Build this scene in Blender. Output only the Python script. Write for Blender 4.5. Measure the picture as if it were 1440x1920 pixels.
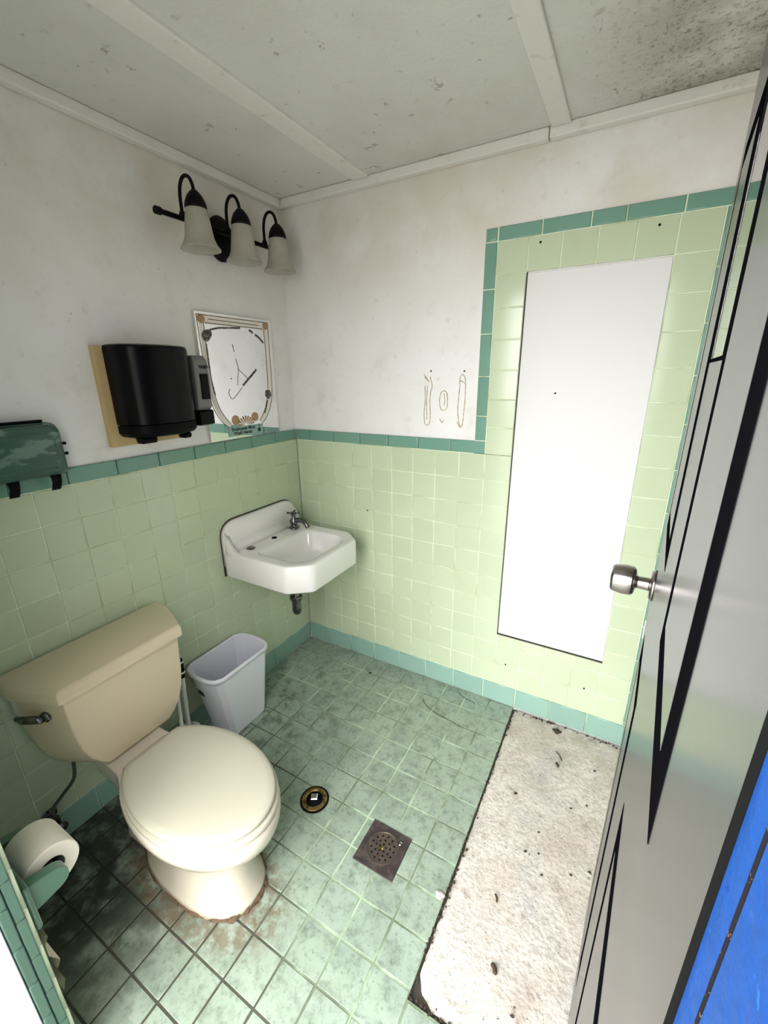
import bpy, bmesh, math, random
from mathutils import Vector, Matrix
random.seed(7)
S = bpy.context.scene
for o in list(bpy.data.objects):
    bpy.data.objects.remove(o)
COL = S.collection
PI = math.pi

# ---------------------------------------------------------------- camera
cam_d = bpy.data.cameras.new('camera')
cam = bpy.data.objects.new('camera', cam_d)
COL.objects.link(cam)
right = Vector((0.8717, 0.4899, -0.0112)).normalized()
fwd = Vector((-0.4689, 0.8271, -0.3099)).normalized()
up = right.cross(fwd).normalized()
right = fwd.cross(up).normalized()
cam.matrix_world = Matrix(((right.x, up.x, -fwd.x, 1.4953),
                           (right.y, up.y, -fwd.y, -1.7194),
                           (right.z, up.z, -fwd.z, 1.5204),
                           (0, 0, 0, 1)))
cam_d.sensor_fit = 'HORIZONTAL'
cam_d.sensor_width = 36.0
cam_d.lens = 795.1 / 1440 * 36.0
cam_d.clip_start = 0.01
S.camera = cam

# ---------------------------------------------------------------- world, exposure
W = bpy.data.worlds.new('overcast_daylight')
S.world = W
W.use_nodes = True
bg = W.node_tree.nodes['Background']
bg.inputs[1].default_value = 8.5
# overcast sky: brighter overhead than at the horizon
_n, _l = W.node_tree.nodes, W.node_tree.links
_tc = _n.new('ShaderNodeTexCoord')
_sx = _n.new('ShaderNodeSeparateXYZ')
_mr = _n.new('ShaderNodeMapRange')
_mr.inputs[1].default_value = 0.0
_mr.inputs[2].default_value = 1.0
_mr.inputs[3].default_value = 0.80
_mr.inputs[4].default_value = 1.0
_mc = _n.new('ShaderNodeMix')
_mc.data_type = 'RGBA'
_mc.inputs[6].default_value = (0, 0, 0, 1)
_mc.inputs[7].default_value = (1.0, 0.985, 0.97, 1)
_l.new(_tc.outputs['Generated'], _sx.inputs[0])
_l.new(_sx.outputs['Z'], _mr.inputs[0])
_l.new(_mr.outputs[0], _mc.inputs[0])
_l.new(_mc.outputs[2], bg.inputs[0])
pl = bpy.data.lights.new('doorway_daylight_portal', 'AREA')
pl.shape = 'RECTANGLE'
pl.size = 0.92
pl.size_y = 2.05
pl.cycles.is_portal = True
po = bpy.data.objects.new('doorway_daylight_portal', pl)
COL.objects.link(po)
po.location = (1.08, -1.84, 1.03)
po.rotation_euler = (PI / 2, 0, 0)          # shines towards +y, into the room
S.view_settings.view_transform = 'Standard'
S.view_settings.look = 'None'
S.view_settings.exposure = 0.9
S.view_settings.gamma = 1.0
S.view_settings.use_curve_mapping = False

# ---------------------------------------------------------------- materials
MATS = {}


def M(name, col, rough=0.5, metal=0.0, spec=0.5, layers=(), bump=None, rand=0.0, coat=0.0,
      trans=0.0, ior=1.45, alpha=1.0, sss=0.0):
    """Principled material. layers: dicts mixing a colour in through a noise mask (world position)."""
    m = bpy.data.materials.new(name)
    m.use_nodes = True
    nt = m.node_tree
    N, L = nt.nodes, nt.links
    b = N['Principled BSDF']
    b.inputs['Roughness'].default_value = rough
    b.inputs['Metallic'].default_value = metal
    b.inputs['Specular IOR Level'].default_value = spec
    b.inputs['IOR'].default_value = ior
    b.inputs['Coat Weight'].default_value = coat
    b.inputs['Coat Roughness'].default_value = 0.08
    b.inputs['Transmission Weight'].default_value = trans
    b.inputs['Alpha'].default_value = alpha
    geo = N.new('ShaderNodeNewGeometry')
    cur = None

    def rgb(c):
        r = N.new('ShaderNodeRGB')
        r.outputs[0].default_value = (*c, 1)
        return r.outputs[0]
    cur = rgb(col)
    if rand:
        oi = N.new('ShaderNodeObjectInfo')
        hs = N.new('ShaderNodeHueSaturation')
        mr = N.new('ShaderNodeMapRange')
        mr.inputs[3].default_value = 1 - rand
        mr.inputs[4].default_value = 1 + rand * 0.6
        L.new(oi.outputs['Random'], mr.inputs[0])
        L.new(mr.outputs[0], hs.inputs['Value'])
        mr2 = N.new('ShaderNodeMapRange')
        mr2.inputs[3].default_value = 0.5 - rand * 0.06
        mr2.inputs[4].default_value = 0.5 + rand * 0.06
        mul = N.new('ShaderNodeMath')
        mul.operation = 'MULTIPLY'
        mul.inputs[1].default_value = 7.31
        fr = N.new('ShaderNodeMath')
        fr.operation = 'FRACT'
        L.new(oi.outputs['Random'], mul.inputs[0])
        L.new(mul.outputs[0], fr.inputs[0])
        L.new(fr.outputs[0], mr2.inputs[0])
        L.new(mr2.outputs[0], hs.inputs['Hue'])
        L.new(cur, hs.inputs['Color'])
        cur = hs.outputs[0]
    for ly in layers:
        mp = N.new('ShaderNodeMapping')
        mp.inputs['Scale'].default_value = ly.get('stretch', (1, 1, 1))
        mp.inputs['Location'].default_value = ly.get('off', (0, 0, 0))
        L.new(geo.outputs['Position'], mp.inputs[0])
        if ly.get('kind') == 'voronoi':
            t = N.new('ShaderNodeTexVoronoi')
            t.inputs['Scale'].default_value = ly['scale']
            out = t.outputs['Distance']
        else:
            t = N.new('ShaderNodeTexNoise')
            t.inputs['Scale'].default_value = ly['scale']
            t.inputs['Detail'].default_value = ly.get('detail', 5)
            t.inputs['Roughness'].default_value = ly.get('nrough', 0.6)
            out = t.outputs['Fac']
        L.new(mp.outputs[0], t.inputs['Vector'])
        r = N.new('ShaderNodeMapRange')
        r.interpolation_type = 'SMOOTHSTEP'
        r.inputs[1].default_value = ly['lo']
        r.inputs[2].default_value = ly['hi']
        L.new(out, r.inputs[0])
        fac = r.outputs[0]
        # optional soft box limits: the patch of surface that carries this stain
        for ax, a0, a1 in ly.get('lim', ()):
            sp = N.new('ShaderNodeSeparateXYZ')
            L.new(geo.outputs['Position'], sp.inputs[0])
            rr = N.new('ShaderNodeMapRange')
            rr.interpolation_type = 'SMOOTHSTEP'
            rr.inputs[1].default_value = a0
            rr.inputs[2].default_value = a1
            L.new(sp.outputs[ax], rr.inputs[0])
            mm = N.new('ShaderNodeMath')
            mm.operation = 'MULTIPLY'
            L.new(fac, mm.inputs[0])
            L.new(rr.outputs[0], mm.inputs[1])
            fac = mm.outputs[0]
        for (cx, cy, r0, r1) in ly.get('disc', ()):
            vm = N.new('ShaderNodeVectorMath')
            vm.operation = 'DISTANCE'
            mp2 = N.new('ShaderNodeMapping')
            mp2.inputs['Scale'].default_value = ly.get('dscale', (1, 1, 0))
            L.new(geo.outputs['Position'], mp2.inputs[0])
            L.new(mp2.outputs[0], vm.inputs[0])
            ds = ly.get('dscale', (1, 1, 0))
            vm.inputs[1].default_value = (cx * ds[0], cy * ds[1], 0)
            rr = N.new('ShaderNodeMapRange')
            rr.interpolation_type = 'SMOOTHSTEP'
            rr.inputs[1].default_value = r1
            rr.inputs[2].default_value = r0
            L.new(vm.outputs['Value'], rr.inputs[0])
            mm = N.new('ShaderNodeMath')
            mm.operation = 'MULTIPLY'
            L.new(fac, mm.inputs[0])
            L.new(rr.outputs[0], mm.inputs[1])
            fac = mm.outputs[0]
        mu = N.new('ShaderNodeMath')
        mu.operation = 'MULTIPLY'
        mu.inputs[1].default_value = ly.get('fac', 1.0)
        L.new(fac, mu.inputs[0])
        mx = N.new('ShaderNodeMix')
        mx.data_type = 'RGBA'
        L.new(mu.outputs[0], mx.inputs[0])
        L.new(cur, mx.inputs[6])
        L.new(rgb(ly['col']), mx.inputs[7])
        cur = mx.outputs[2]
    L.new(cur, b.inputs['Base Color'])
    if bump:
        t = N.new('ShaderNodeTexNoise')
        t.inputs['Scale'].default_value = bump[0]
        t.inputs['Detail'].default_value = 4
        mp = N.new('ShaderNodeMapping')
        mp.inputs['Scale'].default_value = bump[3] if len(bump) > 3 else (1, 1, 1)
        L.new(geo.outputs['Position'], mp.inputs[0])
        L.new(mp.outputs[0], t.inputs['Vector'])
        bp = N.new('ShaderNodeBump')
        bp.inputs['Strength'].default_value = bump[1]
        bp.inputs['Distance'].default_value = bump[2]
        L.new(t.outputs['Fac'], bp.inputs['Height'])
        L.new(bp.outputs[0], b.inputs['Normal'])
    MATS[name] = m
    return m


M('plaster', (0.82, 0.815, 0.81), 0.6, spec=0.3, bump=(55, 0.3, 0.004), layers=[
    dict(scale=2.2, lo=0.40, hi=0.72, col=(0.73, 0.715, 0.67), fac=0.6),
    dict(scale=9, lo=0.55, hi=0.78, col=(0.52, 0.49, 0.42), fac=0.30),
    dict(scale=3, lo=0.25, hi=0.65, col=(0.66, 0.61, 0.52), fac=0.85, lim=[(2, 1.65, 2.1)]),
    dict(scale=30, lo=0.60, hi=0.76, col=(0.45, 0.425, 0.36), fac=0.25),
    dict(scale=60, lo=0.70, hi=0.76, col=(0.25, 0.23, 0.19), fac=0.55)])
M('ceiling_paint', (0.67, 0.675, 0.63), 0.65, spec=0.25, bump=(70, 0.35, 0.004), layers=[
    dict(scale=3.0, lo=0.4, hi=0.75, col=(0.55, 0.55, 0.49), fac=0.55),
    dict(scale=30, lo=0.64, hi=0.72, col=(0.30, 0.29, 0.24), fac=0.35),
    dict(scale=4, lo=0.30, hi=0.60, col=(0.25, 0.22, 0.16), fac=0.8, lim=[(0, 1.22, 1.62)]),
    dict(scale=75, lo=0.50, hi=0.66, col=(0.11, 0.10, 0.07), fac=0.8, detail=8, nrough=.75, lim=[(0, 1.22, 1.55)]),
    dict(scale=160, lo=0.56, hi=0.66, col=(0.62, 0.60, 0.50), fac=0.5, lim=[(0, 1.22, 1.5)]),
    dict(scale=22, lo=0.66, hi=0.70, col=(0.16, 0.15, 0.11), fac=0.5),
    dict(scale=34, lo=0.60, hi=0.68, col=(0.10, 0.09, 0.07), fac=0.55, lim=[(0, 1.20, 1.35)], stretch=(1.5, .5, 1))])
M('trim_paint', (0.74, 0.73, 0.68), 0.5, layers=[
    dict(scale=20, lo=0.58, hi=0.72, col=(0.5, 0.46, 0.37), fac=0.5)], bump=(60, .2, .003))
M('wall_tile', (0.51, 0.59, 0.415), 0.16, coat=0.25, rand=0.035, bump=(16, 0.08, 0.004), layers=[
    dict(scale=9, lo=0.5, hi=0.8, col=(0.47, 0.53, 0.37), fac=0.45),
    dict(scale=55, lo=0.72, hi=0.78, col=(0.25, 0.26, 0.14), fac=0.4)])
M('cap_tile', (0.16, 0.315, 0.245), 0.16, coat=0.25, rand=0.05, bump=(16, 0.08, 0.004), layers=[
    dict(scale=25, lo=0.6, hi=0.75, col=(0.12, 0.27, 0.19), fac=0.4)])
M('jamb_tile', (0.075, 0.15, 0.112), 0.3, rand=0.06)
M('base_tile', (0.25, 0.41, 0.345), 0.2, coat=0.2, rand=0.06, bump=(16, 0.08, 0.004), layers=[
    dict(scale=30, lo=0.66, hi=0.74, col=(0.05, 0.07, 0.05), fac=0.6, lim=[(2, 0.09, 0.0)])])
M('wall_grout', (0.68, 0.78, 0.58), 0.8, layers=[
    dict(scale=6, lo=0.45, hi=0.62, col=(0.42, 0.48, 0.28), fac=0.8)])
M('floor_tile', (0.315, 0.395, 0.32), 0.33, rand=0.06, coat=0.08, bump=(22, 0.12, 0.004), layers=[
    dict(scale=6, lo=0.36, hi=0.70, col=(0.225, 0.285, 0.23), fac=0.7),
    dict(scale=24, lo=0.45, hi=0.70, col=(0.12, 0.155, 0.115), fac=0.6, nrough=.75),
    dict(scale=70, lo=0.52, hi=0.72, col=(0.09, 0.12, 0.085), fac=0.55),
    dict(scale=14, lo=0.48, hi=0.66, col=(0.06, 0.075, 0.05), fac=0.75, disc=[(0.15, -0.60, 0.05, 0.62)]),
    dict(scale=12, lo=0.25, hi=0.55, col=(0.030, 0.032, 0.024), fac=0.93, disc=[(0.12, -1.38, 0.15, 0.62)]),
    dict(scale=120, lo=0.67, hi=0.72, col=(0.03, 0.035, 0.025), fac=0.85),
    dict(scale=30, lo=0.36, hi=0.58, col=(0.14, 0.095, 0.055), fac=0.8, disc=[(0.52, -1.19, 0.21, 0.29)], dscale=(0.8, 1.6, 0)),
    dict(scale=10, lo=0.45, hi=0.7, col=(0.34, 0.40, 0.345), fac=0.35, disc=[(0.95, -1.35, 0.1, 0.55)])])
M('floor_grout', (0.42, 0.56, 0.38), 0.85, layers=[
    dict(scale=5, lo=0.40, hi=0.62, col=(0.10, 0.12, 0.07), fac=0.8),
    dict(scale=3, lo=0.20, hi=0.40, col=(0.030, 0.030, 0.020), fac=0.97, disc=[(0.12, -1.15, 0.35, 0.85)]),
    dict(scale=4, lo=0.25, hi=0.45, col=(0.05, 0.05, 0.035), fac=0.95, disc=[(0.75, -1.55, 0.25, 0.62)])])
M('concrete', (0.63, 0.59, 0.54), 0.85, spec=0.2, bump=(85, 0.6, 0.006), layers=[
    dict(scale=5, lo=0.42, hi=0.66, col=(0.46, 0.39, 0.32), fac=0.6),
    dict(scale=4, lo=0.5, hi=0.7, col=(0.40, 0.395, 0.395), fac=0.6, off=(3, 1, 0)),
    dict(scale=60, lo=0.40, hi=0.66, col=(0.30, 0.275, 0.25), fac=0.55, nrough=.8),
    dict(scale=20, lo=0.58, hi=0.70, col=(0.25, 0.21, 0.17), fac=0.5),
    dict(scale=95, lo=0.64, hi=0.70, col=(0.05, 0.04, 0.035), fac=0.85),
    dict(scale=12, lo=0.40, hi=0.62, col=(0.40, 0.36, 0.28), fac=0.7, lim=[(1, -0.35, 0.0)])])
M('grime', (0.045, 0.035, 0.025), 0.95, bump=(90, 0.8, 0.006))
M('rust_grime', (0.13, 0.085, 0.05), 0.95, bump=(90, 0.9, 0.006), layers=[
    dict(scale=60, lo=0.5, hi=0.6, col=(0.07, 0.04, 0.02), fac=0.9)])
M('seam_grime', (0.012, 0.012, 0.016), 0.95, spec=0.05, layers=[
    dict(scale=420, lo=0.60, hi=0.66, col=(0.16, 0.10, 0.07), fac=0.8)])
M('panel_paint', (0.68, 0.68, 0.685), 0.5, bump=(35, 0.2, 0.003), layers=[
    dict(scale=9, lo=0.55, hi=0.75, col=(0.68, 0.68, 0.66), fac=0.5)])
M('dark_gap', (0.05, 0.045, 0.035), 0.9)
M('glue_stain', (0.50, 0.42, 0.28), 0.7, layers=[dict(scale=90, lo=.45, hi=.6, col=(0.22, 0.18, 0.12), fac=.8)])
M('black_dot', (0.006, 0.006, 0.006), 0.8, spec=0.05)
M('toilet_ceramic', (0.62, 0.57, 0.475), 0.10, coat=0.5)
M('tank_ceramic', (0.66, 0.565, 0.41), 0.14, coat=0.4)
M('seat_plastic', (0.52, 0.50, 0.405), 0.22, layers=[
    dict(scale=40, lo=0.72, hi=0.78, col=(0.45, 0.40, 0.30), fac=0.4)])
M('white_enamel', (0.80, 0.795, 0.775), 0.10, coat=0.5, layers=[
    dict(scale=6, lo=0.58, hi=0.8, col=(0.66, 0.61, 0.50), fac=0.35, lim=[(2, 0.77, 0.66)])])
M('chrome', (0.62, 0.62, 0.63), 0.10, metal=1.0)
M('tarnished_chrome', (0.20, 0.20, 0.20), 0.22, metal=1.0, layers=[
    dict(scale=60, lo=.45, hi=.6, col=(0.05, 0.05, 0.05), fac=.7)])
M('brushed_steel', (0.36, 0.33, 0.32), 0.22, metal=1.0)
M('grate_iron', (0.085, 0.068, 0.062), 0.4, metal=0.5, bump=(120, 0.4, 0.003), layers=[
    dict(scale=40, lo=.45, hi=.65, col=(0.16, 0.115, 0.09), fac=.6)])
M('brass', (0.27, 0.19, 0.07), 0.35, metal=0.85, layers=[
    dict(scale=60, lo=.5, hi=.62, col=(0.05, 0.04, 0.02), fac=.8)])
M('old_iron', (0.045, 0.035, 0.035), 0.55, metal=0.3, bump=(120, 0.5, 0.003), layers=[
    dict(scale=25, lo=.45, hi=.65, col=(0.11, 0.085, 0.075), fac=.7)])
M('black_bronze', (0.005, 0.0045, 0.0045), 0.4, spec=0.12)
M('black_plastic', (0.004, 0.004, 0.005), 0.22, spec=0.14)
M('black_plastic_matt', (0.004, 0.004, 0.005), 0.4, spec=0.08)
M('grey_plastic', (0.17, 0.17, 0.165), 0.4)
M('cream_board', (0.56, 0.42, 0.21), 0.6)
M('frosted_glass', (0.52, 0.50, 0.42), 0.45, trans=0.25, layers=[
    dict(scale=25, lo=.4, hi=.7, col=(0.42, 0.40, 0.33), fac=.6)])
M('bulb_white', (0.8, 0.78, 0.7), 0.4)
M('mirror_silver', (0.90, 0.905, 0.92), 0.03, metal=1.0)
M('mirror_edge', (0.66, 0.62, 0.52), 0.3)
M('print_gold', (0.16, 0.095, 0.05), 0.35)
M('print_cream', (0.80, 0.76, 0.69), 0.35)
M('print_shell', (0.42, 0.27, 0.14), 0.35, layers=[dict(scale=80, lo=.45, hi=.6, col=(0.36, 0.20, 0.08), fac=.7)])
M('desilvered', (0.030, 0.026, 0.022), 0.4, layers=[dict(scale=140, lo=.5, hi=.56, col=(0.30, 0.27, 0.22), fac=.8)])
M('sign_teal', (0.27, 0.42, 0.38), 0.35)
M('ink', (0.008, 0.012, 0.012), 0.5)
M('green_plastic', (0.055, 0.125, 0.10), 0.18, trans=0.2, coat=0.3, layers=[
    dict(scale=16, lo=.5, hi=.58, col=(0.22, 0.32, 0.285), fac=.7, stretch=(1, .5, 1.6))])
M('green_rim', (0.055, 0.13, 0.10), 0.3)
M('bin_plastic', (0.74, 0.75, 0.84), 0.38)
M('white_plastic', (0.74, 0.74, 0.72), 0.3)
M('paper', (0.74, 0.70, 0.60), 0.9, bump=(150, 0.2, 0.002))
M('card', (0.05, 0.045, 0.035), 0.9)
M('green_ceramic', (0.065, 0.145, 0.10), 0.16, coat=0.3)
M('door_paint', (0.065, 0.065, 0.064), 0.25, spec=0.4, coat=0.0, bump=(40, 0.04, 0.003), layers=[
    dict(scale=110, lo=.71, hi=.75, col=(0.05, 0.05, 0.05), fac=.8),
    dict(scale=6, lo=.5, hi=.8, col=(0.10, 0.098, 0.09), fac=.5)])
M('dark_reflection_and_bead', (0.004, 0.004, 0.005), 1.0, spec=0.0)  # black imitates a dark reflection on the mouldings; also colours the glass bead
M('door_glass', (0.9, 0.93, 0.92), 0.02, trans=1.0, ior=1.5)
M('blue_paint', (0.006, 0.048, 0.21), 0.5, spec=0.25, bump=(70, 0.5, 0.004), layers=[
    dict(scale=120, lo=.64, hi=.70, col=(0.02, 0.115, 0.38), fac=.7),
    dict(scale=90, lo=.68, hi=.73, col=(0.0, 0.02, 0.2), fac=.8)])
M('jamb_white', (0.78, 0.78, 0.80), 0.5, layers=[
    dict(scale=12, lo=.5, hi=.6, col=(0.04, 0.04, 0.05), fac=.9, lim=[(2, .42, .20), (1, -1.640, -1.68)])])
M('ground_concrete', (0.27, 0.265, 0.25), 0.9, layers=[
    dict(scale=3, lo=.4, hi=.7, col=(0.22, 0.215, 0.20), fac=.6)])
M('shade_wall_beige', (0.34, 0.325, 0.29), 0.85, layers=[  # colour of the added shading wall outside
    dict(scale=3, lo=.4, hi=.7, col=(0.27, 0.255, 0.22), fac=.6)])
M('rubber', (0.012, 0.011, 0.010), 0.6)
M('hose_grey', (0.10, 0.10, 0.10), 0.4, metal=0.5)
M('dry_leaf', (0.05, 0.032, 0.018), 0.8)


# ---------------------------------------------------------------- mesh helpers
def mesh_from(name, verts, faces, mat, smooth=False):
    me = bpy.data.meshes.new(name)
    me.from_pydata([tuple(v) for v in verts], [], faces)
    bm = bmesh.new()
    bm.from_mesh(me)
    bmesh.ops.recalc_face_normals(bm, faces=bm.faces)
    bm.to_mesh(me)
    bm.free()
    me.materials.append(MATS[mat])
    if smooth:
        for p in me.polygons:
            p.use_smooth = True
    return me


def link(name, me, parent=None):
    o = bpy.data.objects.new(name, me)
    COL.objects.link(o)
    if parent:
        o.parent = parent
    return o


def obj(name, geo, mat, parent=None, smooth=False, bevel=0.0, seg=2, label=None, auto=0):
    v, f = geo
    me = mesh_from(name, v, f, mat, smooth)
    if auto:                                     # smooth faces, but keep edges sharper than this angle
        bm = bmesh.new()
        bm.from_mesh(me)
        for e in bm.edges:
            e.smooth = not (len(e.link_faces) == 2 and e.calc_face_angle(0) > math.radians(auto))
        for fc_ in bm.faces:
            fc_.smooth = True
        bm.to_mesh(me)
        bm.free()
    o = link(name, me, parent)
    if bevel:
        m = o.modifiers.new('bevel', 'BEVEL')
        m.width = bevel
        m.segments = seg
        m.limit_method = 'ANGLE'
        m.angle_limit = math.radians(30)
        if not smooth:
            for p in o.data.polygons:
                p.use_smooth = True
        w = o.modifiers.new('wn', 'WEIGHTED_NORMAL')
        w.keep_sharp = False
    if label:
        o['label'] = label
    return o


def box(x0, x1, y0, y1, z0, z1):
    v = [(x0, y0, z0), (x1, y0, z0), (x1, y1, z0), (x0, y1, z0), (x0, y0, z1), (x1, y0, z1), (x1, y1, z1), (x0, y1, z1)]
    f = [(0, 3, 2, 1), (4, 5, 6, 7), (0, 1, 5, 4), (1, 2, 6, 5), (2, 3, 7, 6), (3, 0, 4, 7)]
    return v, f


def join(*gs):
    V, F = [], []
    for v, f in gs:
        n = len(V)
        V += [tuple(p) for p in v]
        F += [tuple(i + n for i in q) for q in f]
    return V, F


def loft(rings, cap0=True, cap1=True, closed=True):
    n = len(rings[0])
    V = [tuple(p) for r in rings for p in r]
    F = []
    for i in range(len(rings) - 1):
        for j in range(n if closed else n - 1):
            k = (j + 1) % n
            F.append((i * n + j, i * n + k, (i + 1) * n + k, (i + 1) * n + j))
    if cap0:
        F.append(tuple(range(n))[::-1])
    if cap1:
        F.append(tuple((len(rings) - 1) * n + j for j in range(n)))
    return V, F


def xf(geo, mat4):
    v, f = geo
    return [tuple(mat4 @ Vector(p)) for p in v], f


def lathe(prof, n=32, axis_mat=None):
    """prof: list of (r, h); turned about local z."""
    rings = []
    for r, h in prof:
        rings.append([(max(r, 1e-5) * math.cos(2 * PI * i / n), max(r, 1e-5) * math.sin(2 * PI * i / n), h) for i in range(n)])
    g = loft(rings, True, True)
    return xf(g, axis_mat) if axis_mat else g


def tube(pts, r, n=12, caps=True):
    pts = [Vector(p) for p in pts]
    rings = []
    prev = None
    for i, p in enumerate(pts):
        if i == 0:
            t = pts[1] - p
        elif i == len(pts) - 1:
            t = p - pts[i - 1]
        else:
            t = (pts[i + 1] - pts[i - 1])
        t.normalize()
        if prev is None:
            a = Vector((0, 0, 1)) if abs(t.z) < 0.9 else Vector((1, 0, 0))
            nrm = t.cross(a).normalized()
        else:
            nrm = (prev - t * prev.dot(t)).normalized()
        prev = nrm
        bn = t.cross(nrm)
        rr = r[i] if isinstance(r, (list, tuple)) else r
        rings.append([tuple(p + (nrm * math.cos(2 * PI * k / n) + bn * math.sin(2 * PI * k / n)) * rr) for k in range(n)])
    return loft(rings, caps, caps)


def smooth_path(pts, m=6):
    """Catmull-Rom resampling."""
    P = [Vector(p) for p in pts]
    P = [P[0] * 2 - P[1]] + P + [P[-1] * 2 - P[-2]]
    out = []
    for i in range(1, len(P) - 2):
        for k in range(m):
            t = k / m
            a, b, c, d = P[i - 1], P[i], P[i + 1], P[i + 2]
            out.append(0.5 * ((2 * b) + (c - a) * t + (2 * a - 5 * b + 4 * c - d) * t * t + (3 * b - a - 3 * c + d) * t ** 3))
    out.append(P[-2])
    return out


def prism_x(poly, x0, x1):
    """polygon in (y,z) extruded along x"""
    return loft([[(x0, y, z) for y, z in poly], [(x1, y, z) for y, z in poly]])


def prism_y(poly, y0, y1):
    return loft([[(x, y0, z) for x, z in poly], [(x, y1, z) for x, z in poly]])


def prism_z(poly, z0, z1):
    return loft([[(x, y, z0) for x, y in poly], [(x, y, z1) for x, y in poly]])


def ribbon(pts, w, x0, x1):
    """flat strip of width w along a path of (y,z) points, with thickness along x"""
    P = [Vector((p[0], p[1])) for p in pts]
    Lr, Rr = [], []
    for i, p in enumerate(P):
        t = (P[min(i + 1, len(P) - 1)] - P[max(i - 1, 0)]).normalized()
        nn = Vector((-t.y, t.x))
        ww = w[i] if isinstance(w, (list, tuple)) else w
        Lr.append(p + nn * ww / 2)
        Rr.append(p - nn * ww / 2)
    rings = []
    for i in range(len(P)):
        rings.append([(x0, Lr[i].x, Lr[i].y), (x1, Lr[i].x, Lr[i].y), (x1, Rr[i].x, Rr[i].y), (x0, Rr[i].x, Rr[i].y)])
    return loft(rings)


def rounded(poly, r, seg=5):
    """round the corners of a 2D polygon"""
    out = []
    n = len(poly)
    for i in range(n):
        p = Vector(poly[i]); a = Vector(poly[i - 1]); b = Vector(poly[(i + 1) % n])
        rr = r[i] if isinstance(r, (list, tuple)) else r
        if rr <= 1e-6:
            out.append((p.x, p.y))
            continue
        d1 = (a - p); d2 = (b - p)
        k = min(rr, d1.length * .49, d2.length * .49)
        s = p + d1.normalized() * k
        e = p + d2.normalized() * k
        for j in range(seg + 1):
            t = j / seg
            q = (1 - t) ** 2 * s + 2 * t * (1 - t) * p + t * t * e
            out.append((q.x, q.y))
    return out


def tag(o, label, cat, group=None, kind=None):
    o['label'] = label
    o['category'] = cat
    if group:
        o['group'] = group
    if kind:
        o['kind'] = kind
    return o


def thing(name, label, cat, loc=(0, 0, 0), group=None):
    o = bpy.data.objects.new(name, None)
    o.empty_display_size = 0.05
    COL.objects.link(o)
    o.location = loc
    return tag(o, label, cat, group)


def part(t, name, geo, mat, **k):
    """geo is given in world coordinates; stored relative to the thing's origin."""
    v, f = geo
    off = Vector((0, 0, 0))
    p = t
    while p is not None:
        off += p.location
        p = p.parent
    v = [tuple(Vector(q) - off) for q in v]
    return obj(name, (v, f), mat, t, **k)


# ---------------------------------------------------------------- room dimensions (metres)
T = 0.1095                     # wall tile pitch
KX = 0.0167                    # first vertical joint on the back wall
JY = 0.085                     # first vertical joint on the left wall
ZC = 1.1989                    # underside of the dark cap course
ZT = 1.2535                    # top of the cap course
ZB = 0.104                     # top of the base course
XR = 1.76                      # right wall
YF = -1.595                    # inner face of the front wall
YO = -1.80                     # outer face of the front wall
CE = 2.258                     # ceiling
DX0, DX1 = 0.62, 1.537         # doorway
FP, FX, FY = 0.1112, 0.773, 0.5627
PADX, PADY = 1.218, -1.132     # concrete patch corner

ROT_BACK = (PI / 2, 0, 0)
ROT_LEFT = (PI / 2, 0, PI / 2)
GAP = 0.0034


def tile_mesh(name, w, h, t, b, mat):
    x, y = w / 2, h / 2
    v = []
    for dx, z in ((b, 0.0), (b * 0.35, -b * 0.35), (0, -b), (0, -t)):
        v += [(-x + dx, -y + dx, z), (x - dx, -y + dx, z), (x - dx, y - dx, z), (-x + dx, y - dx, z)]
    f = [(0, 1, 2, 3)]
    for r in range(3):
        for i in range(4):
            j = (i + 1) % 4
            f.append((r * 4 + i, (r + 1) * 4 + i, (r + 1) * 4 + j, r * 4 + j))
    me = mesh_from(name, v, f, mat)
    for p in me.polygons:
        p.use_smooth = p.index > 0
    return me


TM = {}


def tile(name, parent, rot, u0, u1, v0, v1, mat, depth=0.0, t=0.007, b=0.0016, gap=GAP, jit=0.0004):
    """one tile covering [u0,u1]x[v0,v1] of its surface (joint centre lines)"""
    w, h = round(u1 - u0 - gap, 4), round(v1 - v0 - gap, 4)
    if w < 0.004 or h < 0.004:
        return None
    key = (w, h, mat, t, b)
    if key not in TM:
        TM[key] = tile_mesh(name, w, h, t, b, mat)
    o = link(name, TM[key], parent)
    u, v = (u0 + u1) / 2, (v0 + v1) / 2
    d = depth + random.uniform(-jit, jit)
    if rot == ROT_BACK:
        o.location = (u, -d, v)
    elif rot == ROT_LEFT:
        o.location = (d, u, v)
    else:
        o.location = (u, v, d)
    tl = random.uniform(-.0025, .0025)
    tl2 = random.uniform(-.0025, .0025)
    o.rotation_euler = (rot[0] + tl, rot[1], rot[2] + tl2) if rot != (0, 0, 0) else (tl, tl2, 0)
    return o


def struct(name, label, cat, geo, mat, **k):
    o = obj(name, geo, mat, **k)
    return tag(o, label, cat, kind='structure')


# ================================================================ STRUCTURE
# ---- ground outside the doorway
struct('ground', 'pale concrete ground outside the doorway', 'ground',
       box(-9, 11, -20, YO - 0.001, -0.16, -0.03), 'ground_concrete')

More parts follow.
